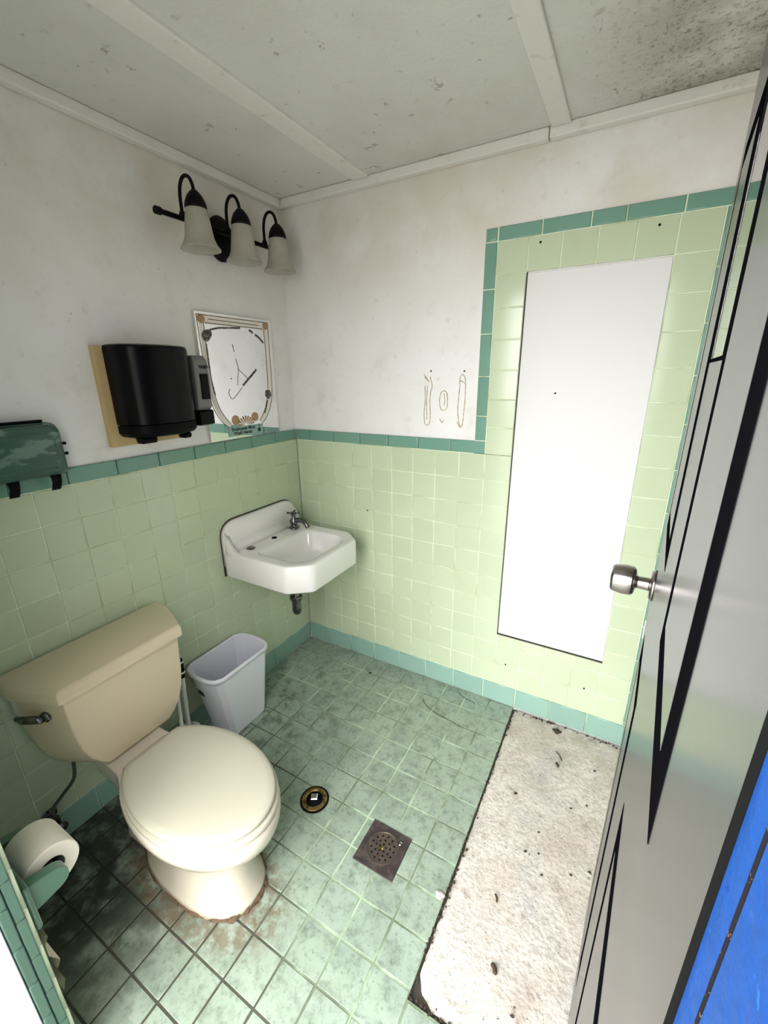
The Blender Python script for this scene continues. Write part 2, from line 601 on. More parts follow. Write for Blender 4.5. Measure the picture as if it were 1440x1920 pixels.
# ---- floor
floor = struct('floor', 'green square tiled bathroom floor with a concrete patch by the door', 'floor',
               box(0, XR, YO, 0, -0.10, -0.014), 'dark_gap')
part(floor, 'grout', join(box(0, PADX - .002, YO, 0, -0.03, -0.0013),
                          box(PADX - .002, XR, YO, PADY - .004, -0.03, -0.0013)), 'floor_grout')
xs = [0.0] + [FX + FP * m for m in range(-6, 5)]
xs2 = [FX + FP * m for m in range(4, 9)] + [XR]
ys = [0.0] + [-(FY + FP * a) for a in range(-4, 12)]
for i in range(len(ys) - 1):
    for j in range(len(xs) - 1):
        tile('floor_tile', floor, (0, 0, 0), xs[j], xs[j + 1], ys[i + 1], ys[i], 'floor_tile', gap=0.0056, b=0.0014,
             jit=0.0006)
for i in range(len(ys) - 1):
    y1, y0 = ys[i], ys[i + 1]
    if y0 > PADY - .02:
        continue
    for j in range(len(xs2) - 1):
        tile('floor_tile', floor, (0, 0, 0), xs2[j], xs2[j + 1], y0, min(y1, PADY - .006), 'floor_tile', gap=0.0056,
             b=0.0014, jit=0.0006)


def fbm(x, y):
    return (math.sin(x * 31 + 1.3 * math.sin(y * 23)) + math.sin(y * 41 + x * 17) * .6 + math.sin(x * 83 - y * 67) * .35
            + math.sin(x * 151 + y * 131) * .25) / 2.2


nx, ny = 46, 96
pv, pf = [], []
for i in range(nx + 1):
    for j in range(ny + 1):
        u, w = i / nx, j / ny
        x = PADX + .004 + (XR - PADX - .004) * u
        y = PADY + .008 + (-.010 - PADY - .008) * w
        z = -0.0035 + 0.0022 * fbm(x, y)
        ex = min(i, 2) / 2
        ey = min(j, 2) / 2
        if i == 0:
            x += 0.004 * abs(fbm(y * 2.1, 3 + y))
        if i < 2:
            z -= 0.007 * (1 - ex)
        corner = math.hypot(x - PADX, y - PADY)
        if corner < .075:
            z -= 0.020 * (1 - corner / .075)
        if j < 2:
            z -= 0.008 * (1 - ey)
        pv.append((x, y, z))
for i in range(nx):
    for j in range(ny):
        a = i * (ny + 1) + j
        pf.append((a, a + ny + 1, a + ny + 2, a + 1))
part(floor, 'concrete_patch', (pv, pf), 'concrete', smooth=True, label='rough pale concrete patch')
# dark crumbs packed along the broken edge of the patch
cr = []
for i in range(210):
    if i < 120:
        y = random.uniform(PADY, -.02); x = PADX + random.gauss(.003, .004)
    elif i < 175:
        x = random.uniform(PADX, XR - .04); y = -.014 + random.gauss(0, .005)
    else:
        x = PADX + random.uniform(0, .16); y = PADY + random.gauss(.004, .006)
    if abs(y) < .009 or y < PADY - .004 and x < PADX:
        y = -.012
    s = random.uniform(.0015, .0045)
    cr.append(xf(box(-s, s, -s * .7, s * .7, 0, s * .8), Matrix.Translation((x, y, -.004)) @ Matrix.Rotation(random.uniform(0, 3), 4, 'Z')))
o = part(floor, 'edge_crumbs', join(*cr), 'grime')
o['kind'] = 'stuff'

# ---- back wall
wb = struct('wall_back', 'white plaster back wall with light green tiled dado and tiled panel surround', 'wall',
            box(-0.15, XR + .15, 0.009, 0.16, -0.1, CE + .1), 'plaster')
K = [KX + T * k for k in range(0, 16)]
rows = [ZC - T * r for r in range(0, 11)]     # dado joints, downwards from the cap
rows[-1] = ZB
PZ0, PZ1 = 0.372, 1.856                       # white panel
X9, X10, X14, X15 = K[9], K[10], K[14], K[15]
part(wb, 'grout', join(box(0, X10, 0.0022, 0.0095, 0, ZC + .002),
                       box(X9 - .046, X10, 0.0022, 0.0095, ZC, ZC + 7 * T + .044),
                       box(X10, XR, 0.0022, 0.0095, PZ1 + .002, ZC + 7 * T + .044),
                       box(X14, XR, 0.0022, 0.0095, 0, PZ1 + .002),
                       box(X10, X14, 0.0022, 0.0095, 0, PZ0 - .002)), 'wall_grout')
xl = [0.0] + K
for r in range(10):
    z1, z0 = rows[r], rows[r + 1]
    for c in range(len(xl) - 1):
        u0, u1 = xl[c], xl[c + 1]
        inp = u0 > X10 - .01 and u1 < X14 + .01
        if inp:
            if z0 >= PZ0 - .001:
                continue
            tile('wall_tile', wb, ROT_BACK, u0, u1, z0, min(z1, PZ0), 'wall_tile')
        else:
            tile('wall_tile', wb, ROT_BACK, u0, u1, z0, z1, 'wall_tile')
up_rows = [ZC + T * r for r in range(0, 8)]
for r in range(7):
    z0, z1 = up_rows[r], up_rows[r + 1]
    for c in range(9, 15):
        inp = 10 <= c < 14
        if inp and r < 6:
            continue
        tile('wall_tile', wb, ROT_BACK, K[c], K[c + 1], z0, z1, 'wall_tile')
# dark border courses
jx = [0.0, 0.084, 0.238, 0.392, 0.546, 0.700, 0.854, X9]
for a, b in zip(jx[:-1], jx[1:]):
    tile('cap_tile', wb, ROT_BACK, a, b, ZC, ZT, 'cap_tile', depth=.0015, t=.0095, b=.0035)
zt7 = ZC + 7 * T
jz = [ZT, 1.3526, 1.5052, 1.660, 1.813, zt7]
for a, b in zip(jz[:-1], jz[1:]):
    tile('cap_tile', wb, ROT_BACK, X9 - .047, X9, a, b, 'cap_tile', depth=.0015, t=.0095, b=.0035)
tile('cap_tile', wb, ROT_BACK, X9 - .047, X9, zt7, zt7 + .047, 'cap_tile', depth=.0015, t=.0095, b=.007)
jt = [X9, 1.152, 1.304, 1.404, 1.557, X15 + .047]
for a, b in zip(jt[:-1], jt[1:]):
    tile('cap_tile', wb, ROT_BACK, a, b, zt7, zt7 + .047, 'cap_tile', depth=.0015, t=.0095, b=.0035)
z = zt7
while z > ZB + .01:
    z0 = max(z - .154, ZB)
    tile('cap_tile', wb, ROT_BACK, X15, X15 + .047, z0, z, 'cap_tile', depth=.0015, t=.0095, b=.0035)
    z = z0
# white board set into the tiling
part(wb, 'panel_joint', box(X10 - .002, X14 + .002, 0.0095, 0.0120, PZ0 - .002, PZ1 + .002), 'dark_gap')
part(wb, 'panel_joint_edge', join(box(X10 - .0005, X10 + .003, 0.001, 0.0095, PZ0, PZ1),
                                  box(X10, X14, 0.001, 0.0095, PZ0 - .0005, PZ0 + .004)), 'dark_gap')
part(wb, 'white_panel', box(X10 + .003, X14 - .001, 0.0045, 0.0118, PZ0 + .005, PZ1 - .003), 'panel_paint', bevel=.002,
     label='white painted board set into the tiles')
for (x, z) in ((1.150, 1.943), (1.497, 1.942), (1.163, .224), (1.498, .225)):
    part(wb, 'screw_hole', lathe([(.0038, -.002), (.0038, .0016), (.0025, .0022)], 10,
                                 Matrix.Translation((x, 0, z)) @ Matrix.Rotation(PI / 2, 4, 'X')), 'black_dot')
for (x, z, dy) in ((.750, 1.529, .009), (.896, 1.527, .009), (1.250, 1.445, .0045), (.425, .870, 0)):
    part(wb, 'screw_hole', lathe([(.0035, -.002), (.0035, .0012), (.0022, .0018)], 10,
                                 Matrix.Translation((x, dy, z)) @ Matrix.Rotation(PI / 2, 4, 'X')), 'black_dot')


def wall_ribbon(pts, w, y0, y1):
    v, f = ribbon(smooth_path([(p[0], p[1], 0) for p in pts], 4), w, y0, y1)
    return [(p[1], p[0], p[2]) for p in v], f


glue = []
aL = [[(.718, 1.515), (.730, 1.502), (.741, 1.490)], [(.722, 1.505), (.735, 1.492), (.743, 1.484)],
      [(.747, 1.506), (.757, 1.470), (.750, 1.440), (.748, 1.394), (.751, 1.348), (.747, 1.313), (.735, 1.304), (.725, 1.318),
       (.722, 1.36), (.726, 1.409), (.724, 1.470)], [(.735, 1.47), (.733, 1.40), (.736, 1.33)]]
aO = [[(.811, 1.451), (.824, 1.441), (.828, 1.411), (.826, 1.381), (.812, 1.370), (.798, 1.377), (.792, 1.411), (.798, 1.441), (.811, 1.451)],
      [(.812, 1.44), (.816, 1.41), (.813, 1.39)], [(.795, 1.335), (.806, 1.318), (.812, 1.33)]]
aR = [[(.889, 1.516), (.879, 1.503), (.879, 1.471), (.876, 1.412), (.874, 1.373), (.879, 1.337), (.885, 1.313), (.895, 1.307), (.899, 1.329),
       (.901, 1.368), (.904, 1.413), (.903, 1.471), (.901, 1.499), (.889, 1.516)], [(.880, 1.490), (.893, 1.485), (.903, 1.478)],
      [(.872, 1.325), (.884, 1.306), (.893, 1.299)]]
for grp, nm in ((aL, 'adhesive_mark'), (aO, 'adhesive_mark'), (aR, 'adhesive_mark')):
    part(wb, nm, join(*[wall_ribbon(p, .0032, .0076, .0094) for p in grp]), 'glue_stain',
         label='dried brown adhesive outline')

# ---- left wall
wl = struct('wall_left', 'white plaster left wall with light green tiled dado', 'wall',
            box(-0.16, -0.009, YO, 0.009, -0.1, CE + .1), 'plaster')
part(wl, 'grout', box(-0.0095, -0.0022, YF, 0, 0, ZC + .002), 'wall_grout')
yl = [0.0] + [-(JY + T * j - .0) for j in range(0, 14)]
yl = [0.0, -(JY - T + T)] + [-(JY + T * j) for j in range(1, 14)] + [YF]
yl = [v for v in yl if v >= YF]
for r in range(10):
    for c in range(len(yl) - 1):
        tile('wall_tile', wl, ROT_LEFT, yl[c + 1], yl[c], rows[r + 1], rows[r], 'wall_tile')
jy = [0.0, -.155] + [-.309 - .154 * n for n in range(0, 9)]
jy = [v for v in jy if v > YF] + [YF]
for a, b in zip(jy[:-1], jy[1:]):
    tile('cap_tile', wl, ROT_LEFT, b, a, ZC, ZT, 'cap_tile', depth=.0015, t=.0095, b=.0035)

# ---- base courses
bb = bpy.data.objects.new('baseboard_back', None)
COL.objects.link(bb)
tag(bb, 'teal green base tiles along the foot of the back wall', 'baseboard', kind='structure')
jb = [0.004, .143] + [.2964 + .1537 * n for n in range(0, 10)]
jb = [v for v in jb if v < XR] + [XR]
for a, b in zip(jb[:-1], jb[1:]):
    tile('base_tile', bb, ROT_BACK, a, b, 0.001, ZB, 'base_tile', depth=.004, t=.011, b=.003)
bl = bpy.data.objects.new('baseboard_left', None)
COL.objects.link(bl)
tag(bl, 'teal green base tiles along the foot of the left wall', 'baseboard', kind='structure')
y = -.004
while y > YF + .01:
    y0 = max(y - .154, YF)
    tile('base_tile', bl, ROT_LEFT, y0, y, 0.001, ZB, 'base_tile', depth=.004, t=.011, b=.003)
    y = y0

# ---- right wall, front wall with doorway
struct('wall_right', 'plain white plaster wall behind the open door', 'wall', box(XR, XR + .15, YO, 0.009, -0.1, CE + .1), 'plaster')
wf = struct('wall_front', 'white front wall around the doorway', 'wall',
            join(box(-.16, DX0 - .012, YO, YF, -.1, CE + .1), box(DX1 + .02, XR + .15, YO, YF, -.1, CE + .1),
                 box(DX0 - .012, DX1 + .02, YO, YF, 2.06, CE + .1)), 'plaster')
# tiled return at the left of the doorway, two narrow green columns
zz = ZB
col0 = [(-1.5955, -1.6125), (-1.6125, -1.6300)]
for ci, (ya, yb) in enumerate(col0):
    z = 0.0
    n = 0
    off = 0.0 if ci == 0 else .055
    while z < 1.25:
        z1 = min(z + (.1095 if z > 0 else .09 + off), 1.25)
        o = tile('jamb_tile', wf, ROT_LEFT, yb, ya, z, z1, 'jamb_tile', depth=DX0 - (.0015 if ci == 0 else 0.0), t=.0115, b=.0022, gap=.0016)
        z = z1
# tiles on the inner face of that wall
for r in range(10):
    for c in range(5):
        u1 = DX0 - .004 - T * c
        o = tile('wall_tile', wf, ROT_BACK, u1 - T, u1, rows[r + 1], rows[r], 'wall_tile')
        o.location.y = YF + .006
        o.rotation_euler = (PI / 2, 0, PI)
part(wf, 'grout', box(.01, DX0 - .006, YF - .001, YF + .003, 0, ZC), 'wall_grout')
part(wf, 'white_jamb', box(DX0 - .013, DX0 - .001, YO - .01, -1.631, 0, 2.05), 'jamb_white', bevel=.002,
     label='scuffed white painted door jamb')

struct('wall_added_shade', 'added unseen beige wall outside the doorway that shades the room', 'wall', box(1.98, 2.14, -4.6, YO, -.1, 2.7), 'shade_wall_beige')  # unseen wall added to block daylight and darken the room's left side

# ---- ceiling with panels, battens and edge trims
ce = struct('ceiling', 'stained off-white panelled ceiling', 'ceiling', box(-.16, XR + .15, YO, .16, CE + .006, CE + .1), 'ceiling_paint')
for a, b in ((-.0, .447), (.449, 1.187), (1.189, XR)):
    part(ce, 'ceiling_panel', box(a, b, YF, .009, CE, CE + .008), 'ceiling_paint')
for a, b in ((.412, .484), (1.158, 1.216)):
    part(ce, 'batten', box(a, b, YF, -.03, CE - .010, CE + .002), 'trim_paint', bevel=.003)
tl = struct('trim_1', 'painted wooden strip where the left wall meets the ceiling', 'trim',
            box(-.009, .024, YF, .0, CE - .033, CE), 'trim_paint', bevel=.005)
tb = struct('trim_2', 'painted wooden strip where the back wall meets the ceiling', 'trim',
            box(.024, 1.150, -.024, .009, CE - .033, CE), 'trim_paint', bevel=.005)
struct('trim_3', 'painted wooden strip on the back wall beside the mouldy ceiling panel', 'trim',
       box(1.152, XR, -.026, .009, CE - .033, CE), 'trim_paint', bevel=.005)

# ---- door, hinged at the right of the doorway and swung into the room
door = bpy.data.objects.new('door_1', None)
COL.objects.link(door)
tag(door, 'glossy grey panelled door standing open on the right', 'door', kind='structure')
ang = math.radians(3.9)
ud = Vector((math.sin(ang), math.cos(ang), 0))       # along the door from hinge to free edge
nd = Vector((-math.cos(ang), math.sin(ang), 0))      # out of the face seen in the photo
H = Vector((1.5369, -1.6003, 0))
DM = Matrix(((ud.x, nd.x, 0, H.x), (ud.y, nd.y, 0, H.y), (0, 0, 1, 0), (0, 0, 0, 1)))
DW, DH0, DH1, DT = 0.922, 0.012, 2.035, 0.040
LU0, LU1, LZ0, LZ1 = .396, .586, 1.533, 1.93         # narrow vision lite
slab = [box(0, LU0, -DT, 0, DH0, DH1), box(LU1, DW, -DT, 0, DH0, DH1), box(LU0, LU1, -DT, 0, DH0, LZ0), box(LU0, LU1, -DT, 0, LZ1, DH1)]
part(door, 'door_slab', xf(join(*slab), DM), 'door_paint')
part(door, 'vision_glass', xf(box(LU0 + .0002, LU1 - .0002, -.0065, -.0006, LZ0 + .0002, LZ1 - .0002), DM), 'door_glass',
     label='clear narrow glass lite')
fw, fp_ = .004, .0008
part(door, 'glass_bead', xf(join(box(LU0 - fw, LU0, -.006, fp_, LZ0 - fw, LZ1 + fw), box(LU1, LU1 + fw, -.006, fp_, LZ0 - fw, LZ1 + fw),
                                 box(LU0, LU1, -.006, fp_, LZ0 - fw, LZ0), box(LU0, LU1, -.006, fp_, LZ1, LZ1 + fw)), DM), 'dark_reflection_and_bead')


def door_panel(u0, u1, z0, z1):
    """raised panel: sloped moulding painted black as a dark reflection, with a grey field"""
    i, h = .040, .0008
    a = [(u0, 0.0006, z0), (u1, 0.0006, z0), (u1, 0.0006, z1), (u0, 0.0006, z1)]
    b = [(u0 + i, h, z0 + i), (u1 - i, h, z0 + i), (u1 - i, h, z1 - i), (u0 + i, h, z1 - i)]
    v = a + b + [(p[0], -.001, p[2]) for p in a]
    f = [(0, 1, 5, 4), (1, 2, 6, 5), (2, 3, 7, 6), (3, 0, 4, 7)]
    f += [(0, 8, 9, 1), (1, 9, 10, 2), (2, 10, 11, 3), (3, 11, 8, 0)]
    mo = part(door, 'moulding_dark_reflection', xf((v, f), DM), 'dark_reflection_and_bead')  # dark reflection put into the moulding's black colour
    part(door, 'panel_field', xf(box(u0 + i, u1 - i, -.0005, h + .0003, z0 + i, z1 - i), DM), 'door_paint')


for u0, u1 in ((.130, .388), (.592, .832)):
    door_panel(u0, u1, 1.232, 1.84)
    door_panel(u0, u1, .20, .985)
# knob
kb = xf(lathe([(.034, 0), (.034, .004), (.030, .008), (.014, .010), (.013, .030), (.014, .033), (.027, .036), (.0315, .041), (.0325, .058), (.0295, .077), (.026, .081), (.006, .0815)], 28),
        DM @ Matrix.Translation((.862, .0, 1.088)) @ Matrix.Rotation(-PI / 2, 4, 'X'))
kn = part(door, 'door_knob', kb, 'brushed_steel', smooth=False, bevel=.0012)
for p in kn.data.polygons:
    p.use_smooth = True
part(door, 'keyhole', xf(lathe([(.009, 0), (.009, .0012), (.004, .0016)], 14), DM @ Matrix.Translation((.862, .0812, 1.088)) @ Matrix.Rotation(-PI / 2, 4, 'X')), 'black_dot')
part(door, 'peeled_flake', xf(box(DW - .004, DW + .0015, -.004, .0012, .925, .972), DM), 'panel_paint', label='bare white flake on the door edge')
part(door, 'latch_plate', xf(box(DW - .0005, DW + .0012, -.032, -.008, 1.06, 1.117), DM), 'brushed_steel')
kb2 = xf(lathe([(.034, 0), (.034, .004), (.014, .010), (.013, .026), (.025, .034), (.0275, .046), (.020, .060)], 24),
         DM @ Matrix.Translation((.862, -DT, 1.088)) @ Matrix.Rotation(PI / 2, 4, 'X'))
part(door, 'door_knob', kb2, 'brushed_steel', smooth=True)
# blue frame at the hinge side
fr = bpy.data.objects.new('trim_4', None)
COL.objects.link(fr)
tag(fr, 'bright blue painted door frame at the hinge side', 'door frame', kind='structure')
part(fr, 'frame_rebate', box(1.5374, 1.56, -1.6148, -1.6008, 0, 2.06), 'blue_paint', bevel=.0012)
part(fr, 'frame_gap', box(1.53702, 1.558, -1.6162, -1.6146, 0, 2.06), 'seam_grime')
part(fr, 'frame_stop', box(1.5370, 1.56, YO - .01, -1.6160, 0, 2.06), 'blue_paint', bevel=.0012)
part(fr, 'frame_head', box(DX0, 1.5372, YO - .01, YF, 2.045, 2.06), 'blue_paint')
part(fr, 'shadow_gap_strip', box(1.5364, 1.5374, -1.6016, -1.5980, 0, 2.04), 'black_dot')  # black strip painted in for the shadow gap between door and frame

# ================================================================ THINGS
# ---- toilet
TY = -1.168
to = thing('toilet', 'cream ceramic toilet with closed lid against the left wall', 'toilet', (.45, TY, 0))
NB = 56


def egg(xc, af, ab, b, z, cut=None, ex=2.0, yc=TY):
    r = []
    for i in range(NB):
        t = 2 * PI * i / NB
        c, s = math.cos(t), math.sin(t)
        a = af if c >= 0 else ab
        x = xc + a * math.copysign(abs(c) ** (2 / ex), c)
        y = yc + b * math.copysign(abs(s) ** (2 / ex), s)
        if cut is not None:
            x = max(x, cut)
        r.append((x, y, z))
    return r


bowl = [egg(.49, .232, .235, .122, 0.0, ex=2.4), egg(.49, .226, .23, .116, .018, ex=2.4), egg(.49, .212, .22, .106, .05, ex=2.3),
        egg(.49, .205, .22, .100, .12, ex=2.2), egg(.50, .205, .23, .104, .19, ex=2.1), egg(.52, .215, .25, .120, .235),
        egg(.54, .238, .28, .148, .272), egg(.55, .254, .30, .168, .300, .26), egg(.55, .262, .30, .176, .33, .27),
        egg(.55, .262, .30, .176, .352, .27), egg(.55, .256, .30, .170, .362, .275)]
part(to, 'bowl', loft(bowl), 'toilet_ceramic', smooth=True)
deck = rounded([(.10, TY - .088), (.27, TY - .092), (.34, TY - .125), (.46, TY - .150), (.46, TY + .150), (.34, TY + .125), (.27, TY + .092), (.10, TY + .088)], .025)
part(to, 'deck', loft([[(x, y * .92 + TY * .08, .25) for x, y in deck], [(x, y, .30) for x, y in deck], [(x, y, .348) for x, y in deck]]), 'toilet_ceramic', bevel=.008, seg=3)
part(to, 'foot', loft([[(x, TY + y * s, z) for x, y in rounded([(.16, -.075), (.45, -.075), (.45, .075), (.16, .075)], .04)] for s, z in ((1.0, 0), (.95, .03), (.85, .10), (.8, .26))]), 'toilet_ceramic', bevel=.005)
seat = [egg(.55, .256, .272, .171, .363, .318), egg(.55, .260, .274, .174, .370, .316), egg(.55, .260, .274, .174, .379, .316), egg(.55, .254, .27, .169, .384, .320)]
part(to, 'seat', loft(seat), 'seat_plastic', smooth=True)
lid = [egg(.55, .246, .268, .163, .386, .324), egg(.55, .251, .270, .168, .390, .322), egg(.55, .251, .270, .168, .398, .322), egg(.55, .246, .266, .163, .403, .326),
       egg(.55, .225, .245, .146, .4065, .342), egg(.55, .15, .17, .10, .4095, .38), egg(.55, .06, .07, .04, .4105, .45)]
part(to, 'seat_lid', loft(lid), 'seat_plastic', smooth=True)
for s in (-1, 1):
    part(to, 'hinge', xf(lathe([(.011, -.016), (.012, -.012), (.012, .012), (.011, .016)], 16), Matrix.Translation((.312, TY + s * .07, .375)) @ Matrix.Rotation(PI / 2, 4, 'X')), 'seat_plastic', smooth=True)
part(to, 'lid_scratch', tube([(.640, -1.205, .4088), (.672, -1.170, .4084), (.690, -1.150, .4078)], .0006, 6), 'grime')
TKY = -1.147


def tank_ring(wbk, wfr, x0, xm, x1, z):
    return [(x, TKY + y, z) for x, y in rounded([(x0, -wbk), (xm, -wbk), (x1, -wfr), (x1, wfr), (xm, wbk), (x0, wbk)], [.006, .014, .006, .006, .014, .006], 3)]


tank = [tank_ring(.160, .096, .040, .085, .205, .352), tank_ring(.178, .106, .030, .085, .222, .360), tank_ring(.196, .126, .026, .088, .229, .385), tank_ring(.210, .148, .024, .09, .231, .42),
        tank_ring(.220, .164, .022, .09, .232, .465), tank_ring(.228, .174, .020, .09, .232, .53), tank_ring(.234, .180, .018, .09, .232, .635), tank_ring(.234, .180, .018, .09, .232, .655)]
part(to, 'tank', loft(tank), 'tank_ceramic', auto=22)
tl_ = [tank_ring(.240, .183, .014, .088, .234, .653), tank_ring(.252, .192, .010, .090, .246, .660), tank_ring(.252, .192, .010, .090, .246, .690),
       tank_ring(.247, .188, .014, .090, .241, .699), tank_ring(.240, .182, .020, .09, .234, .7015)]
part(to, 'tank_lid', loft(tl_), 'tank_ceramic', auto=50)
# flush lever on the left chamfer of the tank
fd = Vector((.139, .056, 0)).normalized()
fn = Vector((.056, -.139, 0)).normalized()
p0 = Vector((.168, -1.349, .600)) + fn * .002
LM = Matrix(((fd.x, fn.x, 0, p0.x), (fd.y, fn.y, 0, p0.y), (0, 0, 1, p0.z), (0, 0, 0, 1)))
lv = part(to, 'flush_lever', xf(join(lathe([(.016, 0), (.016, .006), (.010, .010)], 18, Matrix.Rotation(-PI / 2, 4, 'X')),
                                     tube([(0.0, .012, 0), (-.03, .016, -.002), (-.06, .017, -.006), (-.085, .015, -.004)], [.010, .012, .011, .006], 12)), LM), 'tarnished_chrome', smooth=True)
# grime seal round the foot
ring_o = egg(.49, .246, .25, .134, .0015, ex=2.4)
ring_i = egg(.49, .225, .23, .112, .014, ex=2.4)
gro = []
for i, p in enumerate(ring_o):
    k = 1 + .015 * math.sin(i * .9) + .02 * math.sin(i * 2.1 + 1)
    gro.append((.49 + (p[0] - .49) * k * .965, TY + (p[1] - TY) * k * .93, .0012))
part(to, 'grime_seal', loft([gro, ring_i], False, False), 'rust_grime', smooth=True, label='crusted brown grime around the foot')

# ---- water supply under the tank
ws = thing('water_supply', 'dark water supply hose and valve on the wall under the toilet tank', 'water valve', (.02, -1.37, .12))
part(ws, 'hose', tube(smooth_path([(.10, -1.30, .365), (.09, -1.31, .28), (.06, -1.345, .22), (.052, -1.372, .19), (.055, -1.375, .15)], 6), .0055, 10), 'hose_grey', smooth=True)
part(ws, 'valve_body', join(lathe([(.022, 0.001), (.022, .004), (.008, .006), (.008, .04)], 16, Matrix.Translation((.004, -1.375, .135)) @ Matrix.Rotation(PI / 2, 4, 'Y')),
                            lathe([(.011, -.02), (.011, .02)], 14, Matrix.Translation((.055, -1.375, .135)))), 'tarnished_chrome', smooth=False, bevel=.001)
part(ws, 'valve_handle', lathe([(.004, 0), (.004, .018), (.017, .020), (.017, .026), (.006, .029)], 16, Matrix.Translation((.064, -1.375, .135)) @ Matrix.Rotation(PI / 2, 4, 'Y')), 'tarnished_chrome', smooth=True)

# ---- toilet brush and plunger between tank and bin
br = thing('toilet_brush', 'white toilet brush with black grip standing behind the toilet', 'toilet brush', (.075, -.900, 0))
part(br, 'holder', lathe([(.052, 0), (.055, .004), (.05, .02), (.046, .10), (.048, .105), (.044, .105), (.042, .03)], 24, Matrix.Translation((.075, -.900, 0.0005))), 'white_plastic', smooth=True)
part(br, 'handle', tube([(.075, -.900, .03), (.078, -.896, .20), (.080, -.888, .37)], [.011, .010, .009], 14), 'white_plastic', smooth=True)
part(br, 'grip', tube([(.080, -.888, .368), (.080, -.8875, .40), (.081, -.887, .45), (.081, -.8868, .455)], [.011, .013, .012, .006], 14), 'black_plastic_matt', smooth=True)
for z in (.392, .44):
    part(br, 'grip_ring', lathe([(.0135, -.004), (.0140, 0), (.0135, .004)], 14, Matrix.Translation((.0803, -.8873, z))), 'white_plastic', smooth=True)
pg = thing('plunger', 'dark plunger with a thin pale stick beside the toilet brush', 'plunger', (.16, -.975, 0))
part(pg, 'stick', tube([(.155, -.978, .07), (.115, -.945, .25), (.09, -.925, .37)], .0075, 12), 'white_plastic', smooth=True)
part(pg, 'cup', lathe([(.055, 0.0005), (.058, .004), (.05, .03), (.03, .055), (.014, .065), (.012, .085)], 24, Matrix.Translation((.16, -.985, 0))), 'rubber', smooth=True)

# ---- waste bin
bn = thing('waste_bin', 'slim pale lavender grey plastic waste bin by the left wall', 'bin', (.112, -.685, 0))


def bin_ring(s, z, sx=None, grow=0.0):
    sx = sx if sx else s
    hx, hy, bul = .098, .120, .038
    pts = []
    for side in (1, -1):
        for i in range(13):
            t = -1 + 2 * i / 12
            yy = side * (hy + bul * math.sqrt(max(0, 1 - abs(t) ** 2.6)))
            pts.append((side * -t * hx, yy))
    out = []
    for x, y in pts:
        d = math.hypot(x, y)
        out.append((.112 + x * sx + grow * x / d - (.012 if z < .2 else .012 * max(0, (.35 - z) / .15)) , -.685 + y * s + grow * y / d, z))
    return out


def bin_r(f, z, grow=0.0):
    """f: 0 bottom .. 1 top"""
    s = .70 + .30 * f
    sx = .74 + .26 * f
    hx, hy, bul = .098, .118, .040
    out = []
    for side in (1, -1):
        for i in range(13):
            t = -1 + 2 * i / 12
            x = -side * t * hx
            y = side * (hy + bul * math.sqrt(max(0, 1 - abs(t) ** 2.6)))
            d = math.hypot(x, y)
            out.append((.113 + x * sx + grow * x / d, -.684 + .012 * (1 - f) + y * s + grow * y / d, z))
    return out


part(bn, 'body', loft([bin_r(0, .001, -.004), bin_r(0, .006), bin_r(.5, .18), bin_r(1, .345), bin_r(1, .345, -.003), bin_r(.5, .18, -.003), bin_r(0.02, .008, -.003)]), 'bin_plastic', bevel=.0008)
part(bn, 'rim', loft([bin_r(1, .330, .001), bin_r(1, .332, .008), bin_r(1, .345, .009), bin_r(1, .351, .004), bin_r(1, .350, -.003), bin_r(1, .335, -.003)], False, False), 'bin_plastic', smooth=True)
part(bn, 'sticker', xf(join(box(-.016, .016, -.001, .001, -.012, .012), ), Matrix.Translation((.090, -.8262, .245)) @ Matrix.Rotation(math.radians(12), 4, 'X') @ Matrix.Rotation(math.radians(-4), 4, 'Z')), 'ink')

# ---- wash basin
SY = -.318
sk = thing('wash_basin', 'white enamel wall-hung basin in the corner', 'sink', (.0, SY, .65))
outer = [(0.0, SY - .237), (.365, SY - .237), (.455, SY - .165), (.455, SY + .165), (.365, SY + .237), (0.0, SY + .237)]
inner = [(.150, SY - .168), (.352, SY - .168), (.402, SY - .118), (.402, SY + .118), (.352, SY + .168), (.150, SY + .168)]


def polar(poly, cx, cy, n=96):
    out = []
    m = len(poly)
    for k in range(n):
        a = 2 * PI * k / n
        d = Vector((math.cos(a), math.sin(a)))
        best = None
        for i in range(m):
            p = Vector(poly[i]) - Vector((cx, cy))
            q = Vector(poly[(i + 1) % m]) - Vector((cx, cy))
            e = q - p
            den = d.x * e.y - d.y * e.x
            if abs(den) < 1e-9:
                continue
            tt = (p.x * e.y - p.y * e.x) / den
            uu = (p.x * d.y - p.y * d.x) / den
            if tt > 0 and -1e-6 <= uu <= 1 + 1e-6:
                best = tt if best is None else max(best, tt)
        out.append((cx + d.x * best, cy + d.y * best))
    return out


def scl(poly, s, cx, cy):
    return [(cx + (x - cx) * s, cy + (y - cy) * s) for x, y in poly]


cx, cy = .276, SY
O = polar(rounded(outer, [0.003, .014, .014, .014, .014, .003], 4), cx, cy, 144)
I = polar(rounded(inner, [.03, .03, .035, .035, .03, .03], 6), cx, cy, 144)


def lerp(a, b, t):
    return [(p[0] + (q[0] - p[0]) * t, p[1] + (q[1] - p[1]) * t) for p, q in zip(a, b)]


def Z(p, z):
    return [(x, y, z) for x, y in p]


